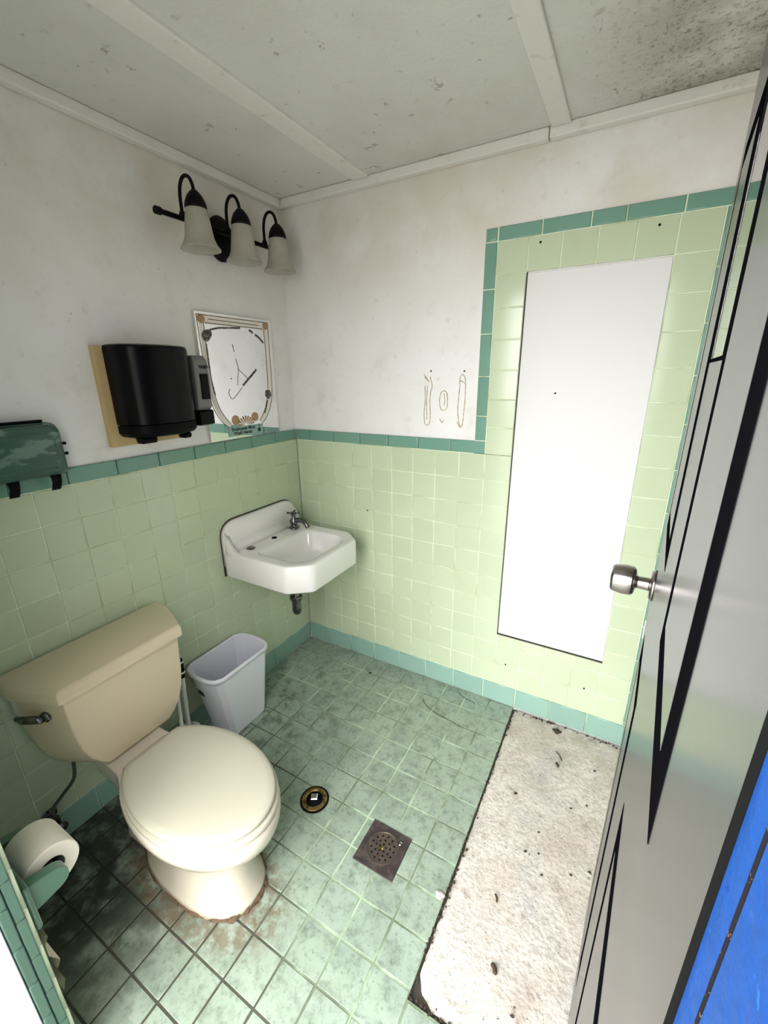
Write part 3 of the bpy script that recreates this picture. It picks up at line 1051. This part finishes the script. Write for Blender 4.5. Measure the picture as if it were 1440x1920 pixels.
I2 = polar(rounded(scl(inner, .80, cx - .005, cy), .05, 6), cx, cy, 144)
basin = [Z(scl(O, .90, cx, cy), .655), Z(scl(O, .985, .2, cy), .650), Z(O, .656), Z(O, .762), Z(lerp(O, I, .04), .770), Z(lerp(O, I, .10), .7735), Z(lerp(O, I, .2), .774),
         Z(lerp(O, I, .82), .771), Z(lerp(O, I, .94), .768), Z(I, .760), Z(lerp(I, I2, .25), .735), Z(lerp(I, I2, .7), .690), Z(I2, .672), Z(scl(I2, .85, cx, cy), .662),
         Z(scl(I2, .2, cx, cy), .6565)]
part(sk, 'basin', loft(basin), 'white_enamel', smooth=True)
bs = rounded([(SY - .237, .70), (SY - .237, .905), (SY + .237, .905), (SY + .237, .70)], [0, .085, .085, 0], 8)
fillet = [[(0.001, y, z) for y, z in bs]]
for x, s in ((.018, 1.0), (.026, .985), (.030, .965)):
    fillet.append([(x, SY + (y - SY) * s, .70 + (z - .70) * s) for y, z in bs])
part(sk, 'splashback', loft(fillet), 'white_enamel', smooth=True)
cove = [[(.028, SY + s * .228, .85), (.030, SY + s * .228, .80), (.040, SY + s * .229, .783), (.062, SY + s * .23, .774), (.03, SY + s * .23, .770)] for s in (-1, 1)]
part(sk, 'cove', loft(cove), 'white_enamel', smooth=True)
for sgn in (-1, 1):
    lip = []
    for x, h in ((.026, .862), (.040, .822), (.058, .797), (.082, .783), (.115, .7755), (.15, .773)):
        yo, yi = SY + sgn * .2365, SY + sgn * (.2365 - .020 * (1 - (x - .026) / .16) - .006)
        lip.append([(x, yo, .74), (x, yo, h - .003), (x, yo - sgn * .004, h), (x, yi, h - .006), (x, yi - sgn * .012, .771), (x, yi - sgn * .012, .74)])
    part(sk, 'side_lip', loft(lip), 'white_enamel', smooth=True)
part(sk, 'wall_seal', prism_x([(SY + (y - SY) * 1.012, .70 + (z - .70) * 1.02 if z > .8 else z - .05) for y, z in bs], .0006, .003), 'dark_gap')
part(sk, 'hole_cap', lathe([(.019, 0), (.019, .002), (.016, .004), (.012, .003), (.004, .0045)], 24, Matrix.Translation((.088, SY - .148, .7735))), 'tarnished_chrome', smooth=False)
part(sk, 'tap_hole', lathe([(.013, 0), (.013, .0012), (.011, .0014)], 20, Matrix.Translation((.090, SY, .7735))), 'black_dot')
part(sk, 'drain', lathe([(.024, 0), (.024, .003), (.018, .004), (.015, .002)], 20, Matrix.Translation((cx, cy, .657))), 'tarnished_chrome', smooth=True)
fx, fy = .085, SY + .152
fc = part(sk, 'faucet', join(lathe([(.026, 0), (.027, .004), (.020, .009), (.013, .014), (.016, .022), (.021, .032), (.020, .044), (.012, .054), (.009, .064), (.011, .070), (.007, .078)], 24, Matrix.Translation((fx, fy, .7735))),
                             tube(smooth_path([(fx, fy, .806), (fx + .03, fy, .822), (fx + .06, fy, .820), (fx + .082, fy, .803), (fx + .088, fy, .790)], 5), [.012] * 21, 14)), 'tarnished_chrome', smooth=True)
hm = Matrix.Translation((fx, fy, .853)) @ Matrix.Rotation(.5, 4, 'Z')
part(fc, 'cross_handle', xf(join(*[tube([(0, 0, 0), (.018 * math.cos(a), .018 * math.sin(a), 0), (.032 * math.cos(a), .032 * math.sin(a), .002)], [.006, .0045, .0065], 10) for a in (0, PI / 2, PI, 3 * PI / 2)],
                                 lathe([(.010, -.006), (.011, 0), (.008, .008), (.003, .010)], 16)), hm), 'tarnished_chrome', smooth=True)
ta, tb_ = Vector((.225, SY - .030, 0)), Vector((.172, SY + .027, 0))      # front and rear legs of the trap
tm = (ta + tb_) / 2
part(sk, 'trap', tube(smooth_path([(ta.x, ta.y, .652), (ta.x, ta.y, .55), (ta.x, ta.y, .47), (ta.x * .85 + tm.x * .15, ta.y * .85 + tm.y * .15, .430), (tm.x, tm.y, .412), (tb_.x * .85 + tm.x * .15, tb_.y * .85 + tm.y * .15, .430),
                                   (tb_.x, tb_.y, .47), (tb_.x, tb_.y, .52), (tb_.x - .03, tb_.y + .003, .545), (.10, tb_.y + .005, .55), (.006, tb_.y + .005, .55)], 6), .0225, 18), 'tarnished_chrome', smooth=True)
for p in ((ta.x, ta.y, .50), (ta.x, ta.y, .61)):
    part(sk, 'trap_nut', lathe([(.029, -.012), (.031, 0), (.029, .012)], 8, Matrix.Translation(p)), 'tarnished_chrome')
part(sk, 'bracket', box(.004, .26, SY - .13, SY - .115, .640, .652), 'old_iron')

# ---- mirror
mi = thing('mirror', 'unframed wall mirror with printed tan border and black worn patches', 'mirror', (0, -.332, 1.506))
my0, my1, mz0, mz1 = -.534, -.130, 1.2565, 1.757
part(mi, 'backing', box(-.0085, .0025, my0, my1, mz0, mz1), 'mirror_edge')
part(mi, 'mirror_glass', box(.0025, .0050, my0, my1, mz0, mz1), 'mirror_silver')
MX0, MX1 = .0050, .0054


def mr(pts, w, sm=5):
    q = smooth_path([(a, b, 0) for a, b in pts], sm) if sm and len(pts) > 2 else [Vector((a, b, 0)) for a, b in pts]
    return ribbon([(p[0], p[1]) for p in q], w, MX0, MX1)


ol = [(-.526, 1.746), (-.524, 1.67), (-.522, 1.577), (-.519, 1.476), (-.510, 1.419), (-.493, 1.373), (-.462, 1.329), (-.432, 1.306)]
il = [(-.497, 1.716), (-.498, 1.643), (-.497, 1.577), (-.493, 1.484), (-.485, 1.435), (-.470, 1.389), (-.447, 1.351), (-.420, 1.320)]
ml = [(a[0] * .45 + b[0] * .55, a[1] * .5 + b[1] * .5) for a, b in zip(ol, il)]
mir = lambda L: [(-.672 - a, b) for a, b in L]
part(mi, 'cream_band', join(*[mr(mm, .019) for mm in (ml, mir(ml))], mr([(-.50, 1.731), (-.165, 1.731)], .030, 0)), 'print_cream')
MX0, MX1 = .0054, .0057
part(mi, 'printed_border', join(*[mr(L, .0030) for L in (ol, il, mir(ol), mir(il))], mr([(-.526, 1.746), (-.146, 1.746)], .0035, 0),
                                mr([(-.474, 1.732), (-.205, 1.731)], .0032, 0), mr([(-.492, 1.7175), (-.18, 1.718)], .0035, 0),
                                mr([(-.44, 1.300), (-.34, 1.296), (-.235, 1.300)], .0035)), 'print_gold')


def disc(y, z, r, ry=1.0, n=18, a0=0, a1=2 * PI):
    pts = [(y + r * ry * math.cos(a0 + (a1 - a0) * i / n), z + r * math.sin(a0 + (a1 - a0) * i / n)) for i in range(n + (0 if a1 - a0 > 6 else 1))]
    return prism_x(pts, MX0, MX1)


part(mi, 'corner_medallion', disc(-.507, 1.731, .0165, 1.1), 'print_shell')
part(mi, 'corner_medallion', disc(-.163, 1.732, .0155, 1.1), 'print_shell')
fan = []
for i in range(9):
    a = PI * (i + .5) / 9
    fan.append(prism_x([(-.336 + .008 * math.cos(a), 1.308 + .008 * math.sin(a)), (-.336 + .046 * math.cos(a - .13), 1.310 + .036 * math.sin(a - .13)),
                        (-.336 + .050 * math.cos(a), 1.310 + .041 * math.sin(a)), (-.336 + .046 * math.cos(a + .13), 1.310 + .036 * math.sin(a + .13))], MX0, MX1))
part(mi, 'printed_shell', join(*fan), 'print_shell')
part(mi, 'printed_shell', disc(-.394, 1.335, .021, 1.05), 'print_shell')
part(mi, 'printed_shell', disc(-.280, 1.340, .020, 1.05), 'print_shell')
MX0, MX1 = .0057, .0061
part(mi, 'worn_patch', join(mr([(-.497, 1.643), (-.497, 1.577), (-.495, 1.509), (-.484, 1.444)], [.004, .006, .007, .007, .008, .008, .007, .007, .006, .006, .006, .005, .005, .005, .004, .003], 5)), 'desilvered')
part(mi, 'worn_patch', prism_x(rounded([(-.505, 1.690), (-.470, 1.697), (-.462, 1.676), (-.488, 1.648), (-.505, 1.650), (-.517, 1.668)], .012), MX0, MX1), 'desilvered')
part(mi, 'worn_patch', mr([(-.470, 1.694), (-.43, 1.703), (-.39, 1.707), (-.313, 1.712)], .0075), 'desilvered')
part(mi, 'worn_patch', mr([(-.263, 1.707), (-.251, 1.702), (-.242, 1.697)], .009), 'desilvered')
part(mi, 'worn_patch', mr([(-.230, 1.691), (-.208, 1.680), (-.184, 1.660)], .009), 'desilvered')
part(mi, 'worn_patch', prism_x(rounded([(-.197, 1.456), (-.170, 1.454), (-.162, 1.429), (-.186, 1.410), (-.204, 1.431)], .010), MX0, MX1), 'desilvered')
part(mi, 'worn_patch', mr([(-.192, 1.410), (-.202, 1.383), (-.218, 1.351)], .008), 'desilvered')
part(mi, 'worn_patch', mr([(-.331, 1.479), (-.293, 1.507), (-.243, 1.545)], .009), 'desilvered')
part(mi, 'scratch', join(mr([(-.356, 1.589), (-.347, 1.548), (-.356, 1.507), (-.36, 1.48)], .0018), mr([(-.347, 1.546), (-.32, 1.525), (-.299, 1.507)], .0018),
                         mr([(-.405, 1.466), (-.413, 1.455), (-.410, 1.436), (-.393, 1.426), (-.337, 1.470)], .0018), mr([(-.365, 1.646), (-.360, 1.615)], .002, 0), disc(-.392, 1.508, .003)), 'desilvered')


def text(name, body, size, loc, rot, mat, parent, ext=.0004, align='CENTER', bold=0.0):
    c = bpy.data.curves.new(name, 'FONT')
    c.body = body
    c.size = size
    c.align_x = align
    c.align_y = 'CENTER'
    c.extrude = ext
    c.offset = bold
    c.resolution_u = 3
    tmp = bpy.data.objects.new(name, c)
    COL.objects.link(tmp)
    bpy.context.view_layer.update()
    dg = bpy.context.evaluated_depsgraph_get()
    me = bpy.data.meshes.new_from_object(tmp.evaluated_get(dg))
    bpy.data.objects.remove(tmp)
    me.materials.clear()
    me.materials.append(MATS[mat])
    o = link(name, me, parent)
    off = Vector((0, 0, 0))
    p = parent
    while p is not None:
        off += p.location
        p = p.parent
    o.location = Vector(loc) - off
    o.rotation_euler = rot
    return o


# ---- wash hands sign on the mirror
sg = thing('sign', 'small teal employees must wash hands sign at the foot of the mirror', 'sign', (.006, -.342, 1.286))
part(sg, 'sign_plate', box(.0063, .0078, -.441, -.243, 1.267, 1.3065), 'sign_teal')
text('lettering', 'Employees Must', .0205, (.0081, -.356, 1.2965), ROT_LEFT, 'ink', sg, bold=.0005)
text('lettering', 'Wash Hands', .0205, (.0081, -.362, 1.2785), ROT_LEFT, 'ink', sg, bold=.0005)
MX0, MX1 = .0078, .0083
part(sg, 'symbol', join(disc(-.264, 1.281, .0095), disc(-.262, 1.300, .004)), 'ink')

# ---- towel dispenser on its board
bo = tag(obj('mounting_board', box(-.0085, .016, -.934, -.6395, 1.296, 1.616), 'cream_board', bevel=.002),
         'cream coloured backing board on the wall behind the black towel dispenser', 'board')
td = thing('towel_dispenser', 'glossy black rounded paper towel dispenser on a cream board', 'dispenser', (.016, -.752, 1.32))


def dprof(w, d, yc, x0, z, n=28, ex=2.6):
    pts = [(x0, yc - w)]
    for i in range(n + 1):
        a = -PI / 2 + PI * i / n
        c, s = math.cos(a), math.sin(a)
        pts.append((x0 + .012 + d * abs(c) ** (2 / ex), yc + w * math.copysign(abs(s) ** (2 / ex), s)))
    pts.append((x0, yc + w))
    return [(x, y, z) for x, y in pts]


DYC = -.775
cov = [dprof(.126, .100, DYC, .0165, 1.366), dprof(.132, .108, DYC, .0165, 1.369), dprof(.132, .110, DYC, .0165, 1.606), dprof(.129, .107, DYC, .0165, 1.616), dprof(.118, .096, DYC, .0165, 1.620)]
part(td, 'cover', loft(cov), 'black_plastic', bevel=.0005)
low = [dprof(.100, .070, DYC, .0165, 1.322), dprof(.122, .095, DYC, .0165, 1.328), dprof(.131, .107, DYC, .0165, 1.340), dprof(.131, .107, DYC, .0165, 1.365)]
part(td, 'lower_housing', loft(low), 'black_plastic_matt', bevel=.0005)
for yy, hw in ((-.850, .026), (-.702, .014)):
    part(td, 'push_tab', prism_y([(.05, 1.327), (.085, 1.327), (.098, 1.318), (.092, 1.304), (.06, 1.304)], yy - hw, yy + hw), 'black_plastic_matt', bevel=.003)

# ---- soap dispenser
sd = thing('soap_dispenser', 'grey and black wall soap dispenser between towel dispenser and mirror', 'soap dispenser', (0, -.585, 1.34))
SDY = -.606


def sring(w, d, z):
    return [(x, y, z) for x, y in rounded([(0.000, SDY - w), (d, SDY - w), (d, SDY + w), (0.000, SDY + w)], [0, .012, .012, 0], 5)]


part(sd, 'housing', loft([sring(.029, .086, 1.398), sring(.031, .094, 1.41), sring(.031, .100, 1.50), sring(.030, .096, 1.575), sring(.027, .085, 1.592)]), 'grey_plastic', bevel=.0005)
part(sd, 'push_bar', loft([sring(.029, .088, 1.340), sring(.0315, .098, 1.345), sring(.0315, .098, 1.392), sring(.030, .092, 1.397)]), 'black_plastic', bevel=.0005)
part(sd, 'window', box(.097, .1035, SDY - .017, SDY + .017, 1.437, 1.528), 'black_plastic_matt', bevel=.002)
part(sd, 'window_glass', box(.103, .1042, SDY - .013, SDY + .013, 1.444, 1.521), 'black_plastic')
text('lettering', 'GOJO', .0150, (.0995, SDY + .006, 1.552), ROT_LEFT, 'ink', sd, bold=.0006)

# ---- vanity light
vl = thing('vanity_light', 'black bronze three-arm vanity light with frosted bell shades', 'light', (0, -.36, 2.03))
n = 32
can = []
for x, s in ((-.0085, .98), (.006, 1.0), (.014, .93), (.020, .72)):
    can.append([(x, -.360 + .060 * s * math.cos(2 * PI * i / n), 2.030 + .080 * s * math.sin(2 * PI * i / n)) for i in range(n)])
part(vl, 'backplate', loft(can), 'black_bronze', smooth=True)
part(vl, 'stem', tube([(.01, -.36, 2.036), (.062, -.36, 2.036)], .010, 12), 'black_bronze', smooth=True)
part(vl, 'bar', join(tube([(.062, -.660, 2.036), (.062, -.10, 2.036)], .0085, 12), tube([(.062, -.676, 2.036), (.062, -.655, 2.036)], .0125, 12),
                     tube([(.062, -.105, 2.036), (.062, -.084, 2.036)], .0125, 12)), 'black_bronze', smooth=False, bevel=.002)
for yy in (-.572, -.375, -.180):
    path = [(.062, yy, 2.030), (.062, yy, 2.07), (.063, yy, 2.105), (.070, yy, 2.132), (.085, yy, 2.150), (.103, yy, 2.153), (.120, yy, 2.143), (.131, yy, 2.120), (.134, yy, 2.095)]
    part(vl, 'arm', join(tube(smooth_path(path, 4), .0058, 12), lathe([(.010, -.004), (.011, .006), (.008, .016)], 14, Matrix.Translation((.062, yy, 2.042)))), 'black_bronze', smooth=True)
    part(vl, 'socket_cap', lathe([(.035, 2.052), (.036, 2.060), (.033, 2.072), (.026, 2.088), (.016, 2.100), (.010, 2.106)], 28, Matrix.Translation((.134, yy, 0))), 'black_bronze', smooth=True)
    sh = part(vl, 'shade', lathe([(.028, 2.060), (.033, 2.057), (.037, 2.040), (.041, 2.015), (.044, 1.990), (.048, 1.966), (.056, 1.948), (.065, 1.936), (.066, 1.932), (.063, 1.934),
                                  (.053, 1.948), (.045, 1.966), (.041, 1.990), (.038, 2.015), (.034, 2.040), (.028, 2.055)], 40, Matrix.Translation((.134, yy, 0))), 'frosted_glass', smooth=True)
    part(sh, 'bulb', lathe([(.012, 2.052), (.013, 2.03), (.022, 2.005), (.024, 1.988), (.018, 1.972), (.004, 1.966)], 20, Matrix.Translation((.134, yy, 0))), 'bulb_white', smooth=True)

# ---- green plastic cover on the left wall
gb = thing('plastic_box', 'translucent green plastic wall box with two black clips', 'plastic box', (0, -1.20, 1.32))


def gpoly(s, dy=0):
    return rounded([(-1.330 + s, 1.243 + s), (-1.086 - s, 1.243 + s), (-1.086 - s, 1.398 - s), (-1.330 + s, 1.398 - s)], [.012, .012, .03, .03], 5)


part(gb, 'back_shell', prism_x(gpoly(0), .0015, .030), 'green_rim', bevel=.003)
part(gb, 'cover', loft([[(.030, y, z) for y, z in gpoly(.002)], [(.046, y, z) for y, z in gpoly(.005)], [(.053, y, z) for y, z in gpoly(.014)]]), 'green_plastic', smooth=False, bevel=.002)
part(gb, 'raised_panel', loft([[(.053, y, z) for y, z in gpoly(.024)], [(.0575, y, z) for y, z in gpoly(.030)]]), 'green_plastic', bevel=.0015)
part(gb, 'hinge_rod', tube([(.024, -1.32, 1.402), (.024, -1.12, 1.402)], .0045, 10), 'black_plastic_matt')
for z in (1.30, 1.33):
    part(gb, 'side_catch', box(.030, .040, -1.088, -1.078, z, z + .008), 'black_plastic_matt')
for yy in (-1.232, -1.128):
    part(gb, 'clip', loft([[(x, yy - w, z), (x + .006, yy - w, z), (x + .006, yy + w, z), (x, yy + w, z)] for x, z, w in ((.036, 1.252, .016), (.044, 1.240, .013), (.042, 1.225, .012), (.030, 1.207, .012), (.024, 1.200, .011))]), 'black_plastic_matt', bevel=.001)

# ---- toilet paper and holder
tp = thing('paper_holder', 'green ceramic toilet paper holder on the wall by the doorway', 'paper holder', (.5, YF + .006, .52))
part(tp, 'wall_plate', box(.405, .606, YF + .0062, YF + .020, .455, .575), 'green_ceramic', bevel=.006, seg=3)
for xa in (.418, .566):
    part(tp, 'arm', prism_x(rounded([(YF + .015, .487), (-1.524, .494), (-1.510, .505), (-1.510, .532), (-1.524, .545), (YF + .015, .560)], .008, 3), xa, xa + .024), 'green_ceramic', bevel=.003)
part(tp, 'spindle', tube([(.438, -1.526, .519), (.570, -1.526, .519)], .008, 12), 'chrome', smooth=True)
tr = thing('toilet_roll', 'half-used cream toilet paper roll hanging on the green holder', 'toilet paper', (.504, -1.526, .519))
RR, RI = .054, .025
prof = [(RI, -.050), (RR - .002, -.050), (RR, -.048), (RR, .048), (RR - .002, .050), (RI, .050)]
rings = [[(math.cos(2 * PI * i / 48) * r, math.sin(2 * PI * i / 48) * r, h) for i in range(48)] for r, h in prof]
rings.append(rings[0])
RM = Matrix.Translation((.504, -1.526, .516)) @ Matrix.Rotation(PI / 2, 4, 'Y')
part(tr, 'paper', xf(loft(rings, False, False), RM), 'paper', smooth=False, bevel=.0005)
rc = [[(math.cos(2 * PI * i / 32) * r, math.sin(2 * PI * i / 32) * r, h) for i in range(32)] for r, h in ((RI, -.0495), (RI, .0495), (RI - .0012, .0495), (RI - .0012, -.0495))]
part(tr, 'core', xf(loft(rc + [rc[0]], False, False), RM), 'card', smooth=True)
ty = -1.5600
zig = [(-1.572, .500), (-1.574, .40), (-1.567, .352), (-1.576, .335), (-1.577, .300), (-1.562, .262), (-1.571, .245), (-1.566, .200), (-1.574, .170)]
tv = [(x, y, z) for x in (.462, .546) for y, z in zig] + [(x, y - .001, z) for x in (.462, .546) for y, z in zig]
ne = len(zig)
tf = []
for i in range(ne - 1):
    tf.append((i, i + 1, ne + i + 1, ne + i))
    tf.append((2 * ne + i, 3 * ne + i, 3 * ne + i + 1, 2 * ne + i + 1))
part(tr, 'torn_tail', (tv, tf), 'paper', label='torn paper tail hanging down')

# ---- floor drain and cleanout
dr = thing('floor_drain', 'square dark iron floor drain with a round perforated grate', 'drain', (.984, -.853, 0))
part(dr, 'drain_plate', box(.910, 1.058, -.927, -.779, -.0015, .0035), 'old_iron', bevel=.002)
gt = part(dr, 'grate', lathe([(.055, .0030), (.055, .0052), (.051, .0058), (.050, .0045), (.005, .0047)], 40, Matrix.Translation((.984, -.853, 0))), 'grate_iron', smooth=False)
hp = []
for rr_, cn in ((.012, 5), (.025, 9), (.039, 13)):
    for i in range(cn):
        a = 2 * PI * i / cn + rr_ * 40
        hp.append((.984 + rr_ * math.cos(a), -.853 + rr_ * math.sin(a)))
for (hx, hy) in hp:
    part(gt, 'hole', lathe([(.0033, .0040), (.0033, .0051), (.0022, .0053)], 8, Matrix.Translation((hx, hy, 0))), 'black_dot')
part(dr, 'screw', lathe([(.006, .003), (.006, .0058), (.003, .0066)], 14, Matrix.Translation((.984, -.853, 0.0004))), 'brass', smooth=True)
part(dr, 'screw', lathe([(.008, .003), (.0085, .007), (.004, .0095)], 12, Matrix.Translation((1.030, -.813, 0))), 'brushed_steel', smooth=True)
co = thing('cleanout_plug', 'round brass cleanout plug in the floor beside the toilet', 'plug', (.674, -.826, 0))
part(co, 'outer_ring', lathe([(.054, -.001), (.054, .003), (.049, .004), (.048, .001)], 36, Matrix.Translation((.674, -.826, 0))), 'black_dot', smooth=False)
part(co, 'cap', lathe([(.048, .001), (.047, .006), (.040, .0085), (.034, .0085), (.031, .0045), (.006, .0045)], 36, Matrix.Translation((.674, -.826, 0))), 'brass', smooth=False, bevel=.0008)
part(co, 'recess', lathe([(.0305, .004), (.0305, .0052), (.003, .0054)], 30, Matrix.Translation((.674, -.826, 0))), 'black_dot', smooth=True)
part(co, 'square_nut', xf(loft([[(s * a, s * b, z) for a, b in ((-1, -1), (1, -1), (1, 1), (-1, 1))] for s, z in ((.013, .005), (.012, .016), (.009, .018))]), Matrix.Translation((.674, -.826, 0)) @ Matrix.Rotation(.55, 4, 'Z')), 'chrome')

# ---- litter on the floor
twigs = [((1.432, -.165), (1.462, -.207), .0022, 'dark curved twig on the concrete patch near the base tiles'),
         ((1.440, -.225), (1.452, -.245), .0045, 'dark leaf scrap just below the curved twig on the concrete'),
         ((1.349, -.800), (1.360, -.822), .003, 'short dark twig in the middle of the concrete patch'),
         ((1.385, -.965), (1.400, -.985), .006, 'curled brown leaf scrap low on the concrete patch')]
for (a, b, r, lab) in twigs:
    mx, my = (a[0] + b[0]) / 2 + .003, (a[1] + b[1]) / 2 + .001
    pts = smooth_path([(a[0], a[1], .002 + r * .5), (mx, my, .003 + r * .5), (b[0], b[1], .002 + r * .5)], 4)
    o = obj('leaf_litter', tube(pts, [r * .3] + [r] * (len(pts) - 2) + [r * .2], 7), 'dry_leaf', smooth=True)
    tag(o, lab, 'litter')
o = obj('dirt_clump', loft([egg2 for egg2 in [[(1.420 + (.018 * s) * math.cos(t) * (1 + .3 * math.sin(3 * t)), -.050 + .013 * s * math.sin(t) * (1 + .25 * math.cos(4 * t)), z) for t in [2 * PI * i / 18 for i in range(18)]] for s, z in ((1, -.002), (.8, .004), (.35, .007))]]), 'grime', smooth=True)
tag(o, 'dark dirt clump on the concrete near the base tiles', 'dirt')
specks = [(1.328, -.435, .007), (1.404, -.628, .005), (1.431, -.543, .0035), (1.545, -.631, .004), (1.518, -.398, .0035), (1.596, -.594, .004), (1.582, -.187, .004), (1.444, -.615, .003), (1.457, -1.037, .005), (1.464, -.676, .004), (1.568, -.359, .003)]
for (x, y_, r) in specks:
    o = obj('dirt_speck', loft([[(x + r * s * math.cos(t) * (1 + .35 * math.sin(2 * t + x * 9)), y_ + r * s * .7 * math.sin(t), z) for t in [2 * PI * i / 10 for i in range(10)]] for s, z in ((1, -.003), (.7, .002))]), 'grime')
    tag(o, 'tiny dark dirt speck on the pale concrete patch', 'dirt', 'dirt specks on the concrete patch')
o = obj('dirt_speck', loft([[(.490 + .010 * s * math.cos(t), -.118 + .006 * s * math.sin(t), z) for t in [2 * PI * i / 10 for i in range(10)]] for s, z in ((1, .0008), (.7, .004))]), 'grime')
tag(o, 'black dirt speck on the green floor tiles by the back wall', 'dirt')
for pts, lab in (([(.815, -.155), (.85, -.19), (.91, -.213), (.97, -.222), (1.04, -.235)], 'long thin strand lying across the far floor tiles'),
                 ([(.955, -.030), (.99, -.055), (1.03, -.06), (1.05, -.07)], 'short thin strand on the tiles by the back wall')):
    o = obj('strand', tube(smooth_path([(a, b, .0022) for a, b in pts], 5), .0011, 6), 'grime', smooth=True)
    tag(o, lab, 'litter')
rub = obj('rubble_lump', loft([[(1.203 + .016 * s * math.cos(t) * (1 + .2 * math.sin(3 * t)), -.885 + .013 * s * math.sin(t), z) for t in [2 * PI * i / 14 for i in range(14)]] for s, z in ((1, .0006), (.85, .005), (.4, .008))]), 'concrete', smooth=True)
tag(rub, 'small pale rubble lump at the edge of the concrete patch', 'rubble')
